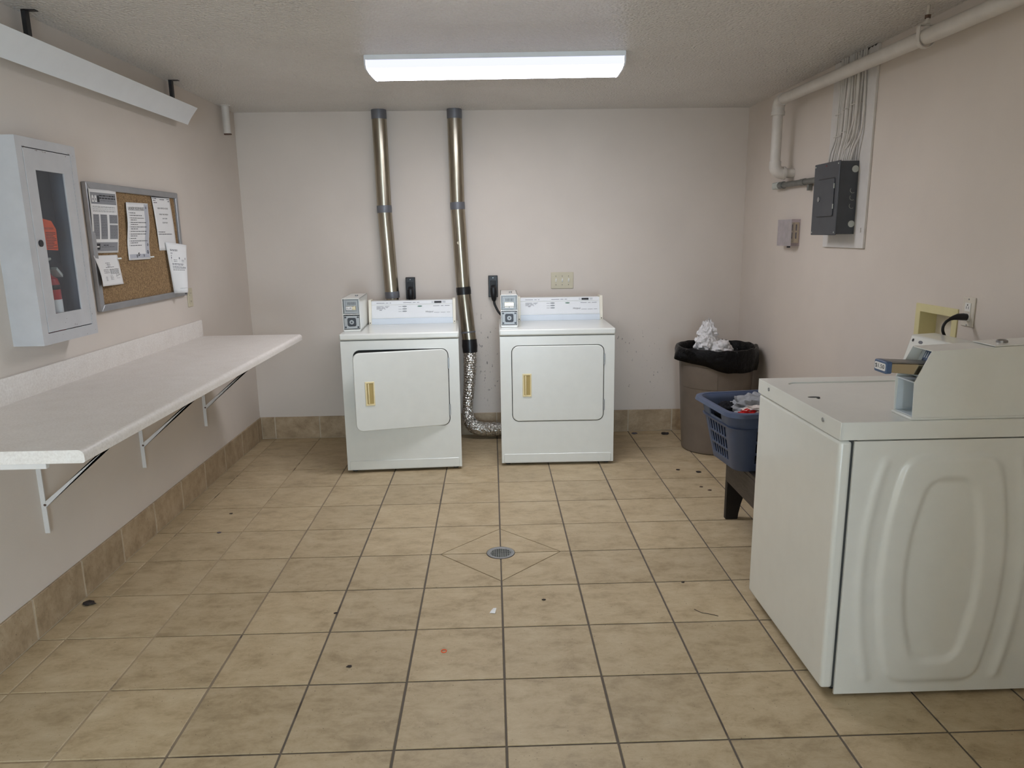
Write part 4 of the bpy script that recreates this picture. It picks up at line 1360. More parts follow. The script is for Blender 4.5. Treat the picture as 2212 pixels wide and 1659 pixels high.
# embossed side panel
def barrel(x, z, w0, w1, h, r):
    w = w1 + (w0 - w1) * (1 - (z / h) ** 2)
    qx, qz = abs(x) - w + r, abs(z) - h + r
    return math.hypot(max(qx, 0), max(qz, 0)) + min(max(qx, qz), 0) - r
def sstep(a, b_, t_):
    t_ = max(0.0, min(1.0, (t_ - a) / (b_ - a)))
    return t_ * t_ * (3 - 2 * t_)
sx0, sx1, sz0, sz1 = WX0 + 0.044, WX1 + 0.002, 0.012, WZB - 0.004
nx, nz = 110, 120
grid = MB()
vv = []
for j in range(nz + 1):
    for i in range(nx + 1):
        x = sx0 + (sx1 - sx0) * i / nx
        z = sz0 + (sz1 - sz0) * j / nz
        lx, lz = x - 1.372, z - 0.432
        h_ = 0.010 * (1 - sstep(-0.012, 0.012, barrel(lx, lz, 0.196, 0.142, 0.378, 0.05)))       # raised middle shield
        h_ -= 0.011 * (1 - sstep(-0.014, 0.014, barrel(lx, lz, 0.116, 0.066, 0.306, 0.04)))      # sunk centre
        dz_ = sstep(0.0, 0.03, 0.385 - abs(lz))
        wo = 0.206 + (0.256 - 0.206) * (1 - (lz / 0.38) ** 2)
        h_ += 0.007 * math.exp(-((abs(lx) - wo) / 0.016) ** 2) * dz_
        vv.append((x, WY0_ - 0.003 - h_, z))
grid.add(vv, [(j * (nx + 1) + i, j * (nx + 1) + i + 1, (j + 1) * (nx + 1) + i + 1, (j + 1) * (nx + 1) + i) for j in range(nz) for i in range(nx)])
k0 = len(grid.v)
edge = [i for i in range(nx + 1)] + [(j) * (nx + 1) + nx for j in range(1, nz + 1)] + [nz * (nx + 1) + i for i in range(nx - 1, -1, -1)] + [j * (nx + 1) for j in range(nz - 1, 0, -1)]
back = []
for q in edge:
    p = grid.v[q]
    back.append((p[0], WY0_ + 0.004, p[2]))
grid.v += back
for a in range(len(edge)):
    b_ = (a + 1) % len(edge)
    grid.f.append((edge[a], edge[b_], k0 + b_, k0 + a))
obj('side_panel', grid, 'enamel', wm, angle=0.5)
# top with sunk lid
LX0, LX1, LY0, LY1 = 1.088, 1.535, -1.036, -0.560
O, I = hole_loops((WX0 - 0.003, WX1, WY0_ - 0.004, WY1_ + 0.004), (LX0, LX1, LY0, LY1), 0.035, 48)
tp = MB().loops([(p[0], p[1], WZB) for p in O], [(p[0], p[1], WZT) for p in O], [(p[0], p[1], WZT) for p in I], [(p[0], p[1], WZB) for p in I])
obj('top', tp, 'enamel', wm, bevel=0.008, seg=3)
obj('lid', MB().prism(rr_loop(LX0 + 0.0025, LX1 - 0.0025, LY0 + 0.0025, LY1 - 0.0025, 0.033, 8), 'z', WZB + 0.004, WZT - 0.004), 'enamel', wm, bevel=0.004)
obj('lid_notch', MB().disc((LX0 - 0.004, -0.815, WZT - 0.0018), (0, 0, 1), 0.021, 24, 0.5, 0.0022), 'dark_gap', wm)
for y in (-0.584, -1.037):
    obj('screw', MB().disc((WX0 - 0.0035, y, 0.901), (-1, 0, 0), 0.007, 16, depth=0.0018), 'zinc', wm)
for x in (WX0 + 0.07, WX1 - 0.06):
    for y in (WY0_ + 0.06, WY1_ - 0.06):
        obj('foot', MB().cyl((x, y, 0), (x, y, 0.024), 0.02, 14), 'black_rubber', wm)
# console
co_ = obj('console', MB().prism([(1.556, WZT), (1.602, 1.086), (1.694, 1.090), (1.698, WZT)], 'y', -1.035, WY1_ - 0.002), 'enamel', wm, bevel=0.006)
sub('screw', MB().disc((1.597, -0.505, 1.066), (-1, 0, 0.28), 0.006, 14, depth=0.0018), 'dark_metal', co_)
sub('emblem', MB().disc((1.5965, -0.555, 1.064), (-1, 0, 0.28), 0.014, 18, 0.45, depth=0.001), 'ink_grey', co_)
# coin box, open at the front
KY0, KY1 = -1.142, -1.038
sidep = [(1.238, 0.929), (1.234, 1.037), (1.279, 1.131), (1.720, 1.150), (1.720, 0.929)]
cbx = MB()
cbx.prism(sidep, 'y', KY0, KY0 + 0.003)
cbx.prism(sidep, 'y', KY1 - 0.003, KY1)
cbx.prism([(1.281, 1.131), (1.720, 1.150), (1.720, 1.147), (1.281, 1.128)], 'y', KY0 + 0.003, KY1 - 0.003)
cbx.prism([(1.716, 0.932), (1.720, 0.932), (1.720, 1.147), (1.716, 1.147)], 'y', KY0 + 0.003, KY1 - 0.003)
cb_o = obj('coin_box', cbx, 'enamel', wm, smooth=False)
sub('box_base', MB().box(1.232, 1.722, KY0 - 0.003, KY1 + 0.003, WZT, 0.930), 'enamel', cb_o, bevel=0.002)
inn = MB()
inn.box(1.345, 1.349, KY0 + 0.003, KY1 - 0.003, 0.931, 1.034)
inn.box(1.242, 1.345, KY0 + 0.003, KY0 + 0.005, 0.931, 1.034)
inn.box(1.242, 1.345, KY1 - 0.005, KY1 - 0.003, 0.931, 1.034)
inn.box(1.242, 1.345, KY0 + 0.005, KY1 - 0.005, 0.930, 0.932)
sub('vault_lining', inn, 'coin_inner', cb_o, smooth=False)
sub('box_shelf', MB().box(1.236, 1.345, KY0 + 0.003, KY1 - 0.003, 1.034, 1.038), 'coin_inner', cb_o, smooth=False)
# slide mechanism: sloping plate with slots and the drawn-out tray
def slp(y, z, off=0.0):
    return (1.262 + (z - 1.042) * 0.42 + 0.016 - off, y, z)
pl_ = MB().add([slp(y, z, o_) for o_ in (0, -0.003) for (y, z) in ((KY0 + 0.004, 1.042), (KY1 - 0.004, 1.042), (KY1 - 0.004, 1.126), (KY0 + 0.004, 1.126))],
               [(0, 1, 2, 3), (7, 6, 5, 4), (0, 4, 5, 1), (1, 5, 6, 2), (2, 6, 7, 3), (3, 7, 4, 0)])
cs = obj('coin_slide', pl_, 'coin_inner', wm, smooth=False)
sl_ = MB().add([slp(y, z, o_) for o_ in (0.0035, 0) for (y, z) in ((KY0 + 0.010, 1.082), (KY1 - 0.026, 1.082), (KY1 - 0.026, 1.122), (KY0 + 0.010, 1.122))],
               [(0, 1, 2, 3), (7, 6, 5, 4), (0, 4, 5, 1), (1, 5, 6, 2), (2, 6, 7, 3), (3, 7, 4, 0)])
sub('slot_plate', sl_, 'blue_plastic', cs, smooth=False)
for k in range(6):
    y = KY0 + 0.016 + k * 0.0105
    for z0, z1, mt in ((1.100, 1.118, 'coin_inner'), (1.085, 1.096, 'black_plastic')):
        sub('coin_slot', MB().add([slp(y, z0, 0.0045), slp(y + 0.0045, z0, 0.0045), slp(y + 0.0045, z1, 0.0045), slp(y, z1, 0.0045)], [(0, 1, 2, 3)]), mt, cs, smooth=False)
TY0, TY1 = -1.128, -1.070
sub('slide_tray', MB().prism([(1.166, 1.066), (1.300, 1.052), (1.300, 1.086), (1.166, 1.093)], 'y', TY0, TY1), 'brass', cs, bevel=0.001)
sub('tray_top', MB().prism([(1.160, 1.0935), (1.300, 1.0865), (1.300, 1.0905), (1.160, 1.0985)], 'y', TY0 + 0.004, TY1 + 0.006), 'chrome', cs, bevel=0.0012)
th = sub('tray_head', MB().prism(rr_loop(TY0 - 0.004, TY1 + 0.006, 1.062, 1.099, 0.006), 'x', 1.150, 1.168), 'label_blue', cs, bevel=0.002, label='blue price label reading one dollar fifty')
WP = MB().prism(rr_loop(TY0 + 0.000, TY1 + 0.001, 1.070, 1.092, 0.004), 'x', 1.1488, 1.1502)
sub('price_card', WP, 'paper', cs, smooth=False)
pt = MB()
put_text(pt, '$1.50', lambda u, v: (1.1482, u, v), TY1 - 0.003, TY0 + 0.004, 1.074, 1.088)
sub('price_lettering', pt, 'ink', cs, smooth=False)
hb_ = sub('box_hatch', MB().prism([(1.466, 1.1405), (1.722, 1.1515), (1.722, 1.1545), (1.466, 1.1435)], 'y', KY0 - 0.001, KY1 + 0.001), 'enamel', cb_o, bevel=0.001)
sub('hatch_lock', MB().lathe([(0.016, 0), (0.015, 0.006), (0.009, 0.009), (0.002, 0.0095)], (1.522, -1.09, 1.1455), 20), 'chrome', cb_o)

# ================================================================== RIGHT WALL
# ---- washer supply box let into the wall
sb = thing('supply_box', 'cream recessed washer supply box in the wall behind the washer', 'supply box', (XR, -0.28, OB[2]))
obj('flange', MB().frame(OB, (OB[0] + 0.034, OB[1] - 0.034, OB[2] + 0.034, OB[3] - 0.034), 'x', XR - 0.005, XR + 0.002), 'outbox', sb, bevel=0.002)
iy0, iy1, iz0, iz1 = OB[0] + 0.034, OB[1] - 0.034, OB[2] + 0.034, OB[3] - 0.034
tr_ = MB()
tr_.box(XR, XR + 0.07, iy0 - 0.002, iy0, iz0, iz1)
tr_.box(XR, XR + 0.07, iy1, iy1 + 0.002, iz0, iz1)
tr_.box(XR, XR + 0.07, iy0, iy1, iz1, iz1 + 0.002)
tr_.box(XR, XR + 0.07, iy0, iy1, iz0 - 0.002, iz0)
obj('tray', tr_, 'outbox', sb, smooth=False)
obj('tray_back', MB().box(XR + 0.07, XR + 0.072, iy0, iy1, iz0, iz1), 'gfci', sb, smooth=False)

# ---- GFCI outlet, plug and cord
gf = thing('wall_outlet', 'almond rectangular outlet plate with a black plug, behind the washer', 'outlet', (XR, -0.486, 1.112))
gy0, gy1, gz0, gz1 = -0.522, -0.450, 1.112, 1.225
obj('plate', MB().box(XR - 0.006, XR, gy0, gy1, gz0, gz1), 'gfci', gf, bevel=0.003)
ins_ = obj('insert', MB().box(XR - 0.009, XR - 0.005, -0.503, -0.469, 1.134, 1.203), 'toggle', gf, bevel=0.0015)
for y in (-0.493, -0.481):
    sub('slot', MB().box(XR - 0.0095, XR - 0.0088, y, y + 0.002, 1.180, 1.190), 'ink', ins_, smooth=False)
sub('slot', MB().disc((XR - 0.0092, -0.4855, 1.195), (-1, 0, 0), 0.003, 10, depth=0.0004), 'ink', ins_)
sub('test_button', MB().box(XR - 0.0105, XR - 0.0088, -0.499, -0.473, 1.163, 1.171), 'gfci', ins_, smooth=False)
for z in (1.118, 1.217):
    obj('screw', MB().disc((XR - 0.0068, -0.486, z), (-1, 0, 0), 0.0028, 10), 'zinc', gf)
pg = MB().tube([(XR - 0.010, -0.487, 1.149), (XR - 0.022, -0.487, 1.150), (XR - 0.045, -0.487, 1.150), (XR - 0.060, -0.487, 1.147), (XR - 0.074, -0.487, 1.142)], [0.013, 0.014, 0.0125, 0.009, 0.006], 14)
add_cord(wm, (pg, MB().tube(catmull([(XR - 0.070, -0.487, 1.143), (XR - 0.090, -0.487, 1.128), (XR - 0.097, -0.487, 1.100), (XR - 0.080, -0.487, 1.05), (XR - 0.060, -0.48, 0.90), (XR - 0.05, -0.46, 0.5)], 10), 0.0055, 10)))

# ---- electrical backboard, panel, cables
bb = obj('backboard', MB().box(XR - 0.012, XR, 0.345, 0.785, 1.392, H - 0.001), 'backboard', label='white painted board behind the electrical panel', cat='board', bevel=0.002)
gp = MB()
rg = random.Random(4)
yy = 0.36
while yy < 0.72:
    w_ = rg.uniform(0.02, 0.06)
    gp.prism([(yy, H - 0.0005), (yy + w_ * 0.5, H - rg.uniform(0.006, 0.014)), (yy + w_, H - 0.0005)], 'x', XR - 0.0122, XR - 0.0142)
    yy += w_ * rg.uniform(0.8, 1.5)
obj('torn_ceiling_gap', gp, 'black_plastic', bb, smooth=False, kind='stuff')
EY0, EY1, EZ0, EZ1, EX0 = 0.440, 0.722, 1.458, 1.820, 1.706
ep = thing('electrical_panel', 'charcoal electrical breaker panel mounted on a white board', 'electrical panel', (1.76, 0.58, EZ0))
obj('enclosure', MB().box(EX0 + 0.006, XR - 0.012, EY0 + 0.004, EY1 - 0.004, EZ0 + 0.004, EZ1 - 0.004), 'panel', ep, bevel=0.002)
cv = obj('cover', MB().box(EX0, EX0 + 0.007, EY0, EY1, EZ0, EZ1), 'panel', ep, bevel=0.003)
edr = obj('door', MB().prism(rr_loop(0.480, 0.664, 1.552, 1.738, 0.010), 'x', EX0 - 0.004, EX0 + 0.001), 'panel', ep, bevel=0.002)
sub('door_seam', MB().loops(*[[(x, p[0], p[1]) for p in lp_] for x, lp_ in ((EX0 - 0.0006, rr_loop(0.476, 0.668, 1.548, 1.742, 0.012)), (EX0 + 0.0005, rr_loop(0.476, 0.668, 1.548, 1.742, 0.012)), (EX0 + 0.0005, rr_loop(0.480, 0.664, 1.552, 1.738, 0.010)), (EX0 - 0.0006, rr_loop(0.480, 0.664, 1.552, 1.738, 0.010)))]), 'black_plastic', edr, smooth=False)
sub('latch', MB().disc((EX0 - 0.005, 0.640, 1.640), (-1, 0, 0), 0.013, 20, depth=0.0025), 'zinc', edr)
for z in (1.60, 1.70):
    sub('hinge', MB().box(EX0 - 0.006, EX0 - 0.002, 0.474, 0.480, z - 0.012, z + 0.012), 'knockout', edr, smooth=False)
for y in (EY0 + 0.014, EY1 - 0.014):
    for z in (EZ0 + 0.014, EZ1 - 0.014):
        sub('screw', MB().disc((EX0 - 0.0008, y, z), (-1, 0, 0), 0.004, 10), 'knockout', cv)
sub('red_mark', MB().disc((EX0 - 0.0006, 0.585, EZ1 - 0.016), (-1, 0, 0), 0.006, 14, 0.7, 0.0006), 'red_lens', cv)
for z in (1.777, 1.512):
    obj('knockout_plug', MB().disc((1.786, EY0 + 0.003, z), (0, -1, 0), 0.0165, 24, depth=0.002), 'knockout', ep)
for z in (1.675, 1.640, 1.600):
    obj('knockout_ring', MB().tube([(1.782 + math.cos(a * 0.3) * 0.013, EY0 + 0.0035, z + math.sin(a * 0.3) * 0.013) for a in range(8, 19)], 0.0008, 6), 'knockout', ep)
obj('backboard_clip', MB().box(XR - 0.018, XR - 0.0122, 0.372, 0.380, 1.470, 1.492), 'backboard', ep, smooth=False)

rnd = random.Random(77)
cabl = [  # (y at panel, y mid, y top, radius)
    (0.700, 0.690, 0.690, 0.0055), (0.668, 0.672, 0.672, 0.0055), (0.640, 0.655, 0.652, 0.0055), (0.615, 0.637, 0.630, 0.0055),
    (0.588, 0.598, 0.585, 0.0120), (0.560, 0.560, 0.560, 0.0065), (0.540, 0.530, 0.535, 0.0055), (0.520, 0.510, 0.512, 0.0055),
    (0.500, 0.488, 0.490, 0.0055), (0.480, 0.470, 0.462, 0.0055), (0.462, 0.430, 0.438, 0.0050)]
words_c = ['first', 'second', 'third', 'fourth', 'thick fifth', 'sixth', 'seventh', 'eighth', 'ninth', 'tenth', 'last']
for k, (a, b_, c_, r_) in enumerate(cabl):
    j = rnd.uniform(-0.006, 0.006)
    pth = catmull([(XR - 0.050, a, EZ1 - 0.004), (XR - 0.042, a + (b_ - a) * 0.2 + j, EZ1 + 0.055), (XR - 0.024, b_ + j, EZ1 + 0.14), (XR - 0.020, b_ + j * 0.5, EZ1 + 0.28), (XR - 0.020, c_, 2.24), (XR - 0.020, c_ + rnd.uniform(-0.006, 0.006), H)], 6)
    lab = ('%s painted white cable above the electrical panel, counted from the back wall' % words_c[k])
    obj('electric_cable', MB().tube(pth, r_, 8), 'wire', label=lab, cat='cable', group='cables above the electrical panel')
# the two cables that swing across the others
for k, (ky, lab) in enumerate((([(0.566, EZ1 - 0.004), (0.560, EZ1 + 0.03), (0.515, EZ1 + 0.12), (0.470, EZ1 + 0.22), (0.470, EZ1 + 0.35), (0.475, 2.3)], 'thin white cable sweeping across in front of the others down to the panel'),
                               ([(0.545, EZ1 - 0.004), (0.548, EZ1 + 0.045), (0.490, EZ1 + 0.085), (0.452, EZ1 + 0.15), (0.445, EZ1 + 0.3), (0.450, 2.3)], 'thin white cable making a short S bend just above the panel'))):
    obj('electric_cable', MB().tube(catmull([(XR - 0.040 - 0.006 * k, y, z) for y, z in ky], 8), 0.0045, 8), 'wire', label=lab, cat='cable', group='cables above the electrical panel')
for k, (y0, y1, z, lab) in enumerate(((0.625, 0.70, EZ1 + 0.135, 'lower staple across the cables nearest the back wall'), (0.640, 0.70, EZ1 + 0.245, 'upper staple across the cables nearest the back wall'), (0.46, 0.545, EZ1 + 0.27, 'staple across the cables nearest the viewer'), (0.575, 0.622, EZ1 + 0.15, 'lower strap round the thick cable'), (0.575, 0.62, EZ1 + 0.26, 'upper strap round the thick cable'))):
    obj('cable_staple', MB().tube([(XR - 0.012, y0, z), (XR - 0.034, y0 + 0.004, z), (XR - 0.034, y1 - 0.004, z), (XR - 0.012, y1, z)], 0.0022, 6), 'wire', label=lab, cat='staple', group='cable staples')

# ---- steel conduit from the panel
cd = thing('conduit', 'short galvanised steel conduit with an elbow fitting running into the breaker panel', 'conduit', (XR - 0.03, 1.1, 1.74))
cxx, cz_ = XR - 0.030, 1.757
obj('pipe', MB().cyl((cxx, EY1 - 0.01, cz_ - 0.004), (cxx, 1.33, cz_), 0.0165, 18), 'conduit', cd)
obj('elbow_fitting', MB().prism(rr_loop(cxx - 0.020, cxx + 0.026, cz_ - 0.020, cz_ + 0.022, 0.010), 'y', 1.385, 1.475), 'knockout', cd, bevel=0.004)
obj('coupling', MB().cyl((cxx, 1.33, cz_), (cxx, 1.388, cz_), 0.022, 18), 'conduit', cd)
obj('coupling', MB().cyl((cxx, 1.075, cz_ - 0.002), (cxx, 1.02, cz_ - 0.002), 0.0195, 18), 'conduit', cd)
obj('strap', MB().box(cxx + 0.004, XR - 0.001, 0.985, 1.005, cz_ - 0.052, cz_ - 0.014), 'conduit', cd, bevel=0.002)

# ---- thermostat guard
tg_ = thing('thermostat_guard', 'clear plastic guard box over a yellowed thermostat', 'thermostat', (XR, 1.23, 1.39))
ty0, ty1, tz0, tz1, tx = 1.118, 1.325, 1.392, 1.548, 1.762
gb = MB()
gb.box(tx + 0.003, XR, ty0, ty0 + 0.003, tz0, tz1)
gb.box(tx + 0.003, XR, ty1 - 0.003, ty1, tz0, tz1)
gb.box(tx + 0.003, XR, ty0 + 0.003, ty1 - 0.003, tz0, tz0 + 0.003)
gb.box(tx + 0.003, XR, ty0 + 0.003, ty1 - 0.003, tz1 - 0.003, tz1)
obj('cover_side', gb, 'clear_plastic', tg_, smooth=False, label='clear acrylic sides')
obj('cover_front', MB().box(tx, tx + 0.003, ty0, ty1, tz0, tz1), 'hazy_plastic', tg_, smooth=False, label='scuffed acrylic front')
obj('hasp', MB().box(tx + 0.004, tx + 0.022, 1.170, 1.180, tz0 - 0.010, tz0), 'dark_metal', tg_, smooth=False)
thm = obj('thermostat', MB().box(XR - 0.032, XR - 0.001, 1.128, 1.230, 1.410, 1.530), 'outbox', tg_, bevel=0.003)
for z in (1.435, 1.482):
    sub('scale_window', MB().box(XR - 0.0328, XR - 0.0318, 1.150, 1.160, z, z + 0.036), 'ink', thm, smooth=False)
    sub('scale_window', MB().box(XR - 0.024, XR - 0.016, 1.1272, 1.1282, z, z + 0.036), 'ink', thm, smooth=False)

# ---- painted PVC drain pipe
pv = thing('drain_pipe', 'white painted plastic pipe running under the ceiling and down the right wall', 'pipe', (1.70, 0.5, 1.78))
pxx, pz_, pyv, rp = 1.700, 2.222, 1.268, 0.030
obj('pipe_run', MB().cyl((pxx, -3.2, pz_ - 0.035), (pxx, pyv - 0.06, pz_ + 0.012), rp, 28), 'pvc', pv)
obj('pipe_run', MB().cyl((pxx, pyv, pz_ - 0.05), (pxx, pyv, 1.87), rp, 28), 'pvc', pv)
def elbow(c, d0, d1, R_, r_, n=10):
    """quarter bend round the corner point c from direction d0 to direction d1"""
    c, d0, d1 = Vector(c), Vector(d0), Vector(d1)
    o_ = c + d0 * R_ + d1 * R_
    return [o_ - d1 * (R_ * math.cos(math.radians(90 * k / n))) - d0 * (R_ * math.sin(math.radians(90 * k / n))) for k in range(n + 1)]
p_ = elbow((pxx, pyv, pz_ + 0.012), (0, -1, 0), (0, 0, -1), 0.048, rp)
obj('elbow', MB().tube([(pxx, pyv - 0.075, pz_ + 0.012)] + p_ + [(pxx, pyv, pz_ - 0.055)], rp + 0.006, 24), 'pvc', pv)
obj('elbow_collar', MB().cyl((pxx, pyv, pz_ - 0.070), (pxx, pyv, pz_ - 0.048), rp + 0.010, 24), 'pvc', pv)
p_ = elbow((pxx, pyv, 1.822), (0, 0, 1), (1, 0, 0), 0.046, rp)
obj('elbow', MB().tube([(pxx, pyv, 1.890)] + p_ + [(pxx + 0.060, pyv, 1.822)], rp + 0.005, 24), 'pvc', pv)
obj('elbow_collar', MB().cyl((pxx + 0.048, pyv, 1.822), (pxx + 0.062, pyv, 1.822), rp + 0.009, 24), 'pvc', pv)
obj('pipe_run', MB().cyl((pxx + 0.05, pyv, 1.822), (XR - 0.001, pyv, 1.822), rp - 0.002, 24), 'pvc', pv)
# hanger
hy, hz = -0.215, pz_ - 0.012
hn = thing('pipe_hanger', 'white clevis hanger holding the plastic pipe below the ceiling', 'pipe hanger', (pxx, hy, hz - 0.04))
lp_ = [(pxx - rp - 0.004, hz + 0.052)] + [(pxx - math.cos(math.radians(a)) * (rp + 0.004), hz - math.sin(math.radians(a)) * (rp + 0.004)) for a in range(0, 181, 15)] + [(pxx + rp + 0.004, hz + 0.052)]
strap = lp_ + [(pxx + rp + 0.001, hz + 0.052)] + [(pxx + math.cos(math.radians(a)) * (rp + 0.001), hz - math.sin(math.radians(a)) * (rp + 0.001)) for a in range(0, 181, 15)] + [(pxx - rp - 0.001, hz + 0.052)]
obj('clevis', MB().prism(strap, 'y', hy - 0.011, hy + 0.011), 'pvc', hn)
obj('yoke', MB().box(pxx - rp - 0.004, pxx + rp + 0.004, hy - 0.011, hy + 0.011, hz + 0.050, hz + 0.054), 'pvc', hn)
obj('rod', MB().cyl((pxx, hy, hz + 0.036), (pxx, hy, H), 0.006, 12), 'pvc', hn)
for z in (hz + 0.042, hz + 0.062, hz + 0.082):
    obj('nut', MB().cyl((pxx, hy, z - 0.006), (pxx, hy, z + 0.006), 0.012, 6), 'rust' if z > hz + 0.07 else 'pvc', hn)

# ================================================================== TRASH CAN
TX, TY = 1.512, 1.640
tc_ = thing('trash_can', 'taupe round plastic trash can in the far corner', 'trash can', (TX, TY, 0))
obj('body', MB().lathe([(0.205, 0.0), (0.214, 0.006), (0.216, 0.012), (0.2166, 0.03), (0.2208, 0.11), (0.2250, 0.19), (0.2258, 0.199), (0.2275, 0.205), (0.2264, 0.211), (0.2268, 0.22), (0.2372, 0.42), (0.2475, 0.61), (0.248, 0.62), (0.252, 0.64), (0.262, 0.645), (0.266, 0.66), (0.266, 0.70), (0.262, 0.708), (0.255, 0.708), (0.250, 0.66), (0.246, 0.62), (0.215, 0.02), (0.0, 0.018)], (TX, TY, 0), 72), 'can', tc_)
# raised rectangular panel moulded into the front
pm = MB()
def canp(a, z, off):
    r_ = 0.226 + (0.248 - 0.226) * (z - 0.20) / 0.42 + off
    return (TX + math.cos(math.radians(a)) * r_, TY + math.sin(math.radians(a)) * r_, z)
a0, a1, z0, z1, n = -172, -104, 0.455, 0.600, 14
top = [canp(a0 + (a1 - a0) * k / n, z1, 0.0025) for k in range(n + 1)]
bot = [canp(a0 + (a1 - a0) * k / n, z0, 0.0025) for k in range(n + 1)]
tb = [canp(a0 + (a1 - a0) * k / n, z1 + 0.004, -0.001) for k in range(n + 1)]
bb_ = [canp(a0 + (a1 - a0) * k / n, z0 - 0.004, -0.001) for k in range(n + 1)]
pm.add(tb + top + bot + bb_, [(r0 * (n + 1) + k, r0 * (n + 1) + k + 1, (r0 + 1) * (n + 1) + k + 1, (r0 + 1) * (n + 1) + k) for r0 in range(3) for k in range(n)])
obj('moulded_panel', pm, 'can', tc_)
# liner
nl = 128
rings = []
def lin_pt(k, r_, z, amp):
    a = 2 * math.pi * k / nl
    w = mn.noise(Vector((math.cos(a) * 3.2, math.sin(a) * 3.2, z * 5))) + 0.6 * mn.noise(Vector((math.cos(a) * 9, math.sin(a) * 9, z * 9 + 3)))
    return [TX + math.cos(a) * (r_ + amp * w), TY + math.sin(a) * (r_ + amp * w), z]
def hem(k):
    a = math.degrees(2 * math.pi * k / nl)
    d_ = 0.59 + 0.035 * mn.noise(Vector((math.cos(math.radians(a)) * 1.5, math.sin(math.radians(a)) * 1.5, 2.2)))
    side = math.cos(math.radians(a - 180))
    return d_ + 0.05 * max(0, side) - 0.02 * max(0, -math.sin(math.radians(a)))
prof_l = [(0.0, 0.268, 1.0), (0.35, 0.277, 1.0), (0.7, 0.279, 0.8), (0.95, 0.276, 0.4)]
for t_, r_, am in prof_l:
    ring = []
    for k in range(nl):
        hz_ = hem(k)
        a = math.degrees(2 * math.pi * k / nl)
        flare = 0.045 * math.exp(-((a - 192) / 10) ** 2) * (1 - t_)
        ring.append(lin_pt(k, r_ + flare, hz_ + (0.715 - hz_) * t_, 0.0065 * am))
    rings.append(ring)
for r_, z, am in ((0.270, 0.722, 0.002), (0.262, 0.724, 0.002), (0.250, 0.712, 0.003), (0.240, 0.66, 0.010), (0.215, 0.55, 0.02), (0.15, 0.48, 0.02), (0.02, 0.46, 0.0)):
    ring = []
    for k in range(nl):
        p = lin_pt(k, r_, z, am)
        if 0.70 < z < 0.73:
            p[2] += 0.010 * mn.noise(Vector((p[0] * 14, p[1] * 14, 1.0)))
        ring.append(p)
    rings.append(ring)
obj('can_liner', MB().ring_sweep(rings, cap=False), 'liner', label='black plastic bag lining the trash can with its rim folded over', cat='bin liner', solid=0.0012, angle=1.2)

def crumple(name, mat, c, rad_, amp, freq, label, cat, group=None, seed=0.0, ns=40, nr=26, floor_z=None, flat=1.0):
    mb = MB()
    vv_ = []
    for j in range(nr + 1):
        th_ = math.pi * j / nr
        for i in range(ns):
            ph = 2 * math.pi * i / ns
            d_ = Vector((math.sin(th_) * math.cos(ph), math.sin(th_) * math.sin(ph), math.cos(th_)))
            q = d_ * freq + Vector((seed, seed * 1.7, seed * 0.6))
            n1 = mn.noise(q) + 0.5 * mn.noise(q * 2.1) + 0.25 * mn.noise(q * 4.3)
            rid = abs(mn.noise(q * 1.6 + Vector((9, 2, 5))))
            s_ = 1 + amp * n1 - amp * 0.8 * (0.25 - rid)
            p = Vector((c[0] + d_.x * rad_[0] * s_, c[1] + d_.y * rad_[1] * s_, c[2] + d_.z * rad_[2] * s_))
            if floor_z is not None:
                p.z = max(p.z, floor_z)
            vv_.append(p)
    mb.add(vv_, [(j * ns + i, j * ns + (i + 1) % ns, (j + 1) * ns + (i + 1) % ns, (j + 1) * ns + i) for j in range(nr) for i in range(ns)])
    return obj(name, mb, mat, label=label, cat=cat, group=group, angle=1.0)

# knotted white bag: a lumpy bag with a gathered tuft on top
wbg = thing('plastic_bag', 'crumpled white plastic bag on top of the trash', 'plastic bag', (1.45, 1.58, 0.62))
def crumple_mb(c, rad_, amp, freq, seed, ns=48, nr=30, taper=0.0):
    mb = MB()
    vv_ = []
    for j in range(nr + 1):
        th_ = math.pi * j / nr
        for i in range(ns):
            ph = 2 * math.pi * i / ns
            d_ = Vector((math.sin(th_) * math.cos(ph), math.sin(th_) * math.sin(ph), math.cos(th_)))
            q = d_ * freq + Vector((seed, seed * 1.7, seed * 0.6))
            n1 = mn.noise(q) + 0.5 * mn.noise(q * 2.1) + 0.3 * mn.noise(q * 4.3)
            rid = abs(mn.noise(q * 1.6 + Vector((9, 2, 5))))
            s_ = 1 + amp * n1 - amp * 0.9 * (0.25 - rid)
            k_ = 1 - taper * max(0, d_.z)
            vv_.append((c[0] + d_.x * rad_[0] * s_ * k_, c[1] + d_.y * rad_[1] * s_ * k_, c[2] + d_.z * rad_[2] * s_))
    return mb.add(vv_, [(j * ns + i, j * ns + (i + 1) % ns, (j + 1) * ns + (i + 1) % ns, (j + 1) * ns + i) for j in range(nr) for i in range(ns)])
obj('bag_body', crumple_mb((1.500, 1.575, 0.700), (0.095, 0.085, 0.075), 0.22, 2.6, 1.3), 'bag', wbg, angle=0.9)
obj('bag_fold', crumple_mb((1.415, 1.575, 0.745), (0.070, 0.060, 0.075), 0.30, 3.2, 4.6, taper=0.2), 'bag', wbg, angle=0.9)
obj('bag_tuft', crumple_mb((1.430, 1.585, 0.815), (0.062, 0.050, 0.080), 0.34, 3.8, 7.1, taper=0.35), 'bag', wbg, angle=0.9)

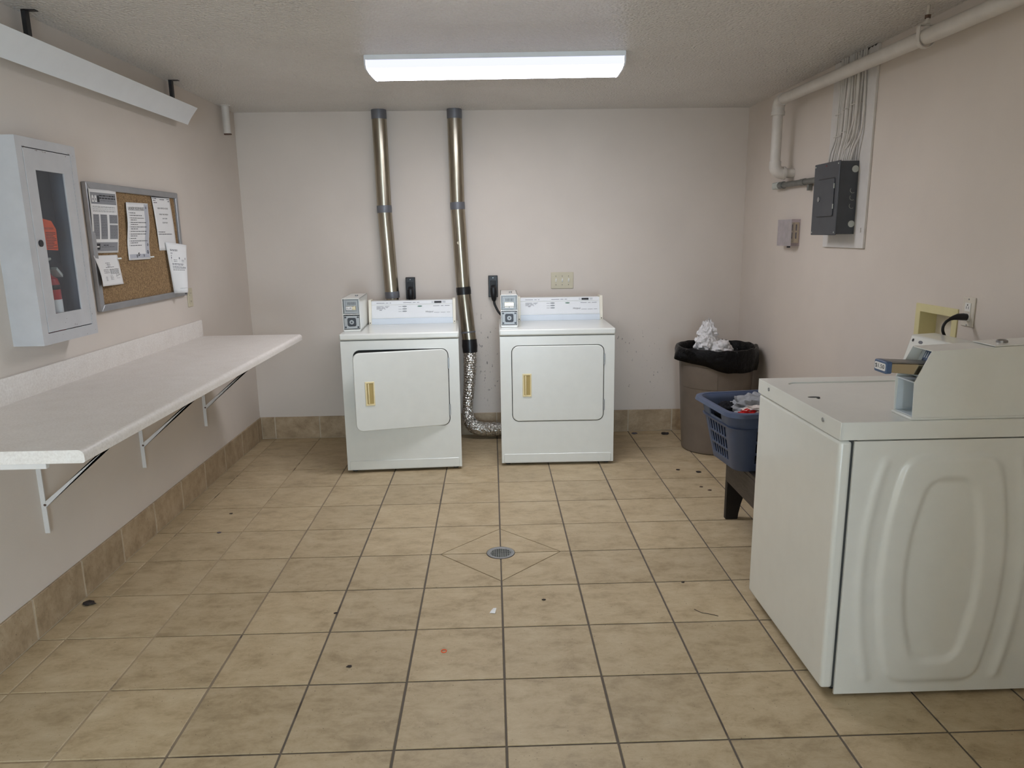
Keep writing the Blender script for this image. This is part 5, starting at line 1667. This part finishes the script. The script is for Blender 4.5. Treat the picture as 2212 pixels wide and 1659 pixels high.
# ================================================================== LOW TABLE, BASKET, LAUNDRY
TBX0, TBX1, TBY0, TBY1, TBZ = 1.188, 1.790, -0.440, 0.372, 0.360
tb_ = thing('low_table', 'dark weathered wooden table standing between the washer and the trash can', 'table', ((TBX0 + TBX1) / 2, (TBY0 + TBY1) / 2, 0))
obj('table_top', MB().box(TBX0 + 0.002, TBX1, TBY0, TBY1, TBZ - 0.020, TBZ), 'wood_dark', tb_, bevel=0.002)
obj('apron', MB().box(TBX0, TBX0 + 0.020, TBY0, TBY1 - 0.004, 0.208, TBZ - 0.0195), 'wood_dark', tb_, bevel=0.002)
obj('apron', MB().box(TBX1 - 0.020, TBX1, TBY0, TBY1 - 0.004, 0.208, TBZ - 0.0195), 'wood_dark', tb_, bevel=0.002)
obj('apron', MB().box(TBX0 + 0.022, TBX1 - 0.022, TBY1 - 0.022, TBY1 - 0.002, 0.208, TBZ - 0.0195), 'wood_dark', tb_, bevel=0.002)
legp = [(0.0, 0.0), (0.064, 0.0), (0.067, 0.03), (0.078, 0.085), (0.090, 0.125), (0.092, 0.150), (0.086, 0.175), (0.088, 0.212), (0.0, 0.212)]
for x, s in ((TBX0, 1), (TBX1, -1)):
    for y in (TBY1 - 0.036, TBY0 + 0.004):
        obj('leg', MB().prism([(x + s * p[0], p[1]) for p in legp], 'y', y, y + 0.032), 'wood_black', tb_, bevel=0.002)

# laundry basket
BC, BRZ = (1.335, 0.225), math.radians(6)
bk = thing('laundry_basket', 'slate blue plastic laundry basket full of clothes on the dark table', 'laundry basket', (BC[0], BC[1], TBZ + 0.0025), BRZ)
BHH = 0.300
def brect(t_, grow=0.0):
    hx = 0.220 + 0.058 * t_ + grow
    hy = 0.160 + 0.066 * t_ + grow
    return hx, hy, 0.055 + 0.03 * t_
def bper(t_, n_side=12, grow=0.0, nc=6):
    hx, hy, r_ = brect(t_, grow)
    pts = []
    for cx, cy, a0, ex, ey in ((hx - r_, hy - r_, 0, -1, 0), (-hx + r_, hy - r_, 90, 0, -1), (-hx + r_, -hy + r_, 180, 1, 0), (hx - r_, -hy + r_, 270, 0, 1)):
        for k in range(nc):
            a = math.radians(a0 + 90 * k / nc)
            pts.append((cx + math.cos(a) * r_, cy + math.sin(a) * r_))
        ln = (2 * (hx - r_)) if ex else (2 * (hy - r_))
        sx_, sy_ = cx + math.cos(math.radians(a0 + 90)) * r_, cy + math.sin(math.radians(a0 + 90)) * r_
        m_ = n_side * 2 if ex else n_side * 2
        for k in range(m_):
            f_ = k / m_
            pts.append((sx_ + ex * ln * f_, sy_ + ey * ln * f_))
    return pts
ts = [0.0, 0.10, 0.12, 0.27, 0.31, 0.47, 0.51, 0.68, 0.72, 0.78, 0.90, 1.0]
hole_rows = {2, 4, 6}
per0 = bper(0)
npr = len(per0)
rings = [[(p[0], p[1], BHH * t_) for p in bper(t_)] for t_ in ts]
wallm = MB()
wallm.v = [p for r_ in rings for p in r_]
nc_, ns_ = 6, 24
side_of = []
for s_ in range(4):
    side_of += [('c', s_, k) for k in range(nc_)] + [('s', s_, k) for k in range(ns_)]
for j in range(len(ts) - 1):
    for i in range(npr):
        kind_, s_, k = side_of[i]
        if j in hole_rows and kind_ == 's' and 1 < k < ns_ - 2 and (k % 3) != 0:
            continue
        if j in (9, 10) and kind_ == 's' and s_ in (1, 3) and 6 <= k <= 17:
            continue
        i2 = (i + 1) % npr
        wallm.f.append((j * npr + i, j * npr + i2, (j + 1) * npr + i2, (j + 1) * npr + i))
wallm.f.append(tuple(range(npr))[::-1])
obj('lattice_wall', wallm, 'basket', bk, local=True, solid=0.004, angle=0.8)
rim = MB()
o0 = bper(1.0, grow=0.0); o1_ = bper(1.0, grow=0.022); o2_ = bper(1.0, grow=0.026)
rim.ring_sweep([[(p[0], p[1], BHH - 0.004) for p in o0], [(p[0], p[1], BHH + 0.002) for p in o0], [(p[0], p[1], BHH + 0.004) for p in bper(1.0, grow=0.010)],
                [(p[0], p[1], BHH) for p in o1_], [(p[0], p[1], BHH - 0.018) for p in o2_], [(p[0], p[1], BHH - 0.018) for p in bper(1.0, grow=0.023)], [(p[0], p[1], BHH - 0.004) for p in bper(1.0, grow=0.018)]], closed=True)
obj('rim', rim, 'basket', bk, local=True, angle=0.7)
band_ = MB().ring_sweep([[(p[0], p[1], BHH * 0.70) for p in bper(0.70, grow=0.003)], [(p[0], p[1], BHH * 0.70) for p in bper(0.70, grow=0.008)], [(p[0], p[1], BHH * 0.73) for p in bper(0.73, grow=0.010)], [(p[0], p[1], BHH * 0.74) for p in bper(0.74, grow=0.003)]], closed=True)
obj('waist_band', band_, 'basket', bk, local=True, angle=0.7)

zb = TBZ + 0.008
crumple('garment', 'cloth_black', (1.33, 0.22, 0.45), (0.185, 0.125, 0.088), 0.10, 3.0, 'black clothes packed low inside the laundry basket', 'clothing', 'laundry in the basket', 2.2, floor_z=zb)
crumple('garment', 'cloth_grey', (1.30, 0.215, 0.612), (0.16, 0.12, 0.078), 0.30, 2.6, 'heather grey garment heaped on top of the laundry', 'clothing', 'laundry in the basket', 5.5, 72, 44)
crumple('garment', 'cloth_white', (1.265, 0.112, 0.640), (0.095, 0.040, 0.026), 0.35, 3.0, 'off white folded garment at the near edge of the laundry', 'clothing', 'laundry in the basket', 8.1, 60, 36)
crumple('garment', 'cloth_red', (1.20, 0.100, 0.628), (0.050, 0.030, 0.026), 0.30, 3.0, 'small red garment showing beside the white one in the basket', 'clothing', 'laundry in the basket', 3.3)
crumple('garment', 'cloth_black', (1.145, 0.27, 0.600), (0.055, 0.07, 0.050), 0.25, 3.0, 'black garment heaped at the handle end of the basket', 'clothing', 'laundry in the basket', 6.2)
crumple('garment', 'cloth_red', (1.335, 0.095, 0.490), (0.045, 0.022, 0.028), 0.2, 3.0, 'red garment seen through the holes in the side of the basket', 'clothing', 'laundry in the basket', 1.2)
crumple('garment', 'cloth_blue', (1.34, 0.088, 0.545), (0.05, 0.022, 0.020), 0.2, 3.0, 'bright blue garment seen through the upper holes of the basket', 'clothing', 'laundry in the basket', 4.2)

# ================================================================== LITTER ON THE FLOOR
def lint(x, y, s_, label, mat='rust', seed=1.0, flat=0.25):
    return crumple('lint_clump', mat, (x, y, s_ * flat * 0.8), (s_, s_ * 0.7, s_ * flat), 0.45, 3.0, label, 'lint', 'litter on the floor', seed, 14, 8, floor_z=0.0004)
M['lint_dark'] = simple('dark_lint', rgb(58, 50, 46), 0.95, var=0.2)
M['lint_grey'] = simple('grey_lint', rgb(96, 92, 100), 0.95, var=0.2)
for k, (x, y, s_, lab, mt) in enumerate((
        (0.173, -0.465, 0.008, 'dark speck of lint on the tile in front of the drain', 'lint_dark'),
        (-1.448, 0.323, 0.010, 'grey chip lying on the floor below the counter', 'lint_grey'),
        (-1.477, 0.584, 0.009, 'dark chip on the floor below the far end of the counter', 'lint_dark'),
        (-1.725, -0.395, 0.026, 'flat dark lint clump against the skirting under the counter', 'lint_dark'),
        (-0.672, -0.528, 0.008, 'black crumb beside a joint between counter and drain', 'lint_dark'),
        (-0.546, -0.901, 0.009, 'brown crumb on a tile in the foreground', 'lint_dark'),
        (0.784, -0.345, 0.007, 'dark round crumb on the joint left of the washer', 'lint_dark'),
        (1.262, 1.10, 0.017, 'brown smear of lint near the front of the trash can', 'lint_dark'),
        (1.145, 1.155, 0.012, 'small dark crumb left of the trash can front', 'lint_dark'),
        (1.202, 0.833, 0.010, 'tan crumb on the tile left of the dark table', 'rust'),
        (1.235, 0.773, 0.011, 'larger tan crumb close to the dark table', 'rust'),
        (1.033, 2.016, 0.022, 'bluish lint clump by the skirting beside the closed dryer', 'lint_grey'),
        (1.262, 1.99, 0.030, 'dark lint clump by the skirting next to the trash can', 'lint_dark'))):
    lint(x, y, s_, lab, mt, 1.7 * k + 0.4)
sc = MB().add([(-0.052, -0.560, 0.001), (-0.030, -0.566, 0.002), (-0.024, -0.545, 0.014), (-0.036, -0.538, 0.010), (-0.045, -0.545, 0.004)], [(0, 1, 2, 4), (4, 2, 3)])
obj('paper_scrap', sc, 'paper', label='tiny torn scrap of white paper on the floor near the drain', cat='paper scrap', solid=0.0005, smooth=False)
ringp = [(-0.218 + math.cos(a * math.pi / 10) * 0.0095, -0.822 + math.sin(a * math.pi / 10) * 0.0095, 0.0016) for a in range(20)]
obj('rubber_ring', MB().tube(ringp, 0.0014, 8, closed=True), 'tag_orange', label='tiny orange rubber ring lying on a foreground tile', cat='ring')
obj('hair_strand', MB().tube(catmull([(0.770, -0.575, 0.001), (0.792, -0.605, 0.002), (0.815, -0.612, 0.001), (0.850, -0.632, 0.001)], 6), 0.0011, 6), 'lint_dark', label='dark curved hair lying on the tile left of the washer', cat='hair')
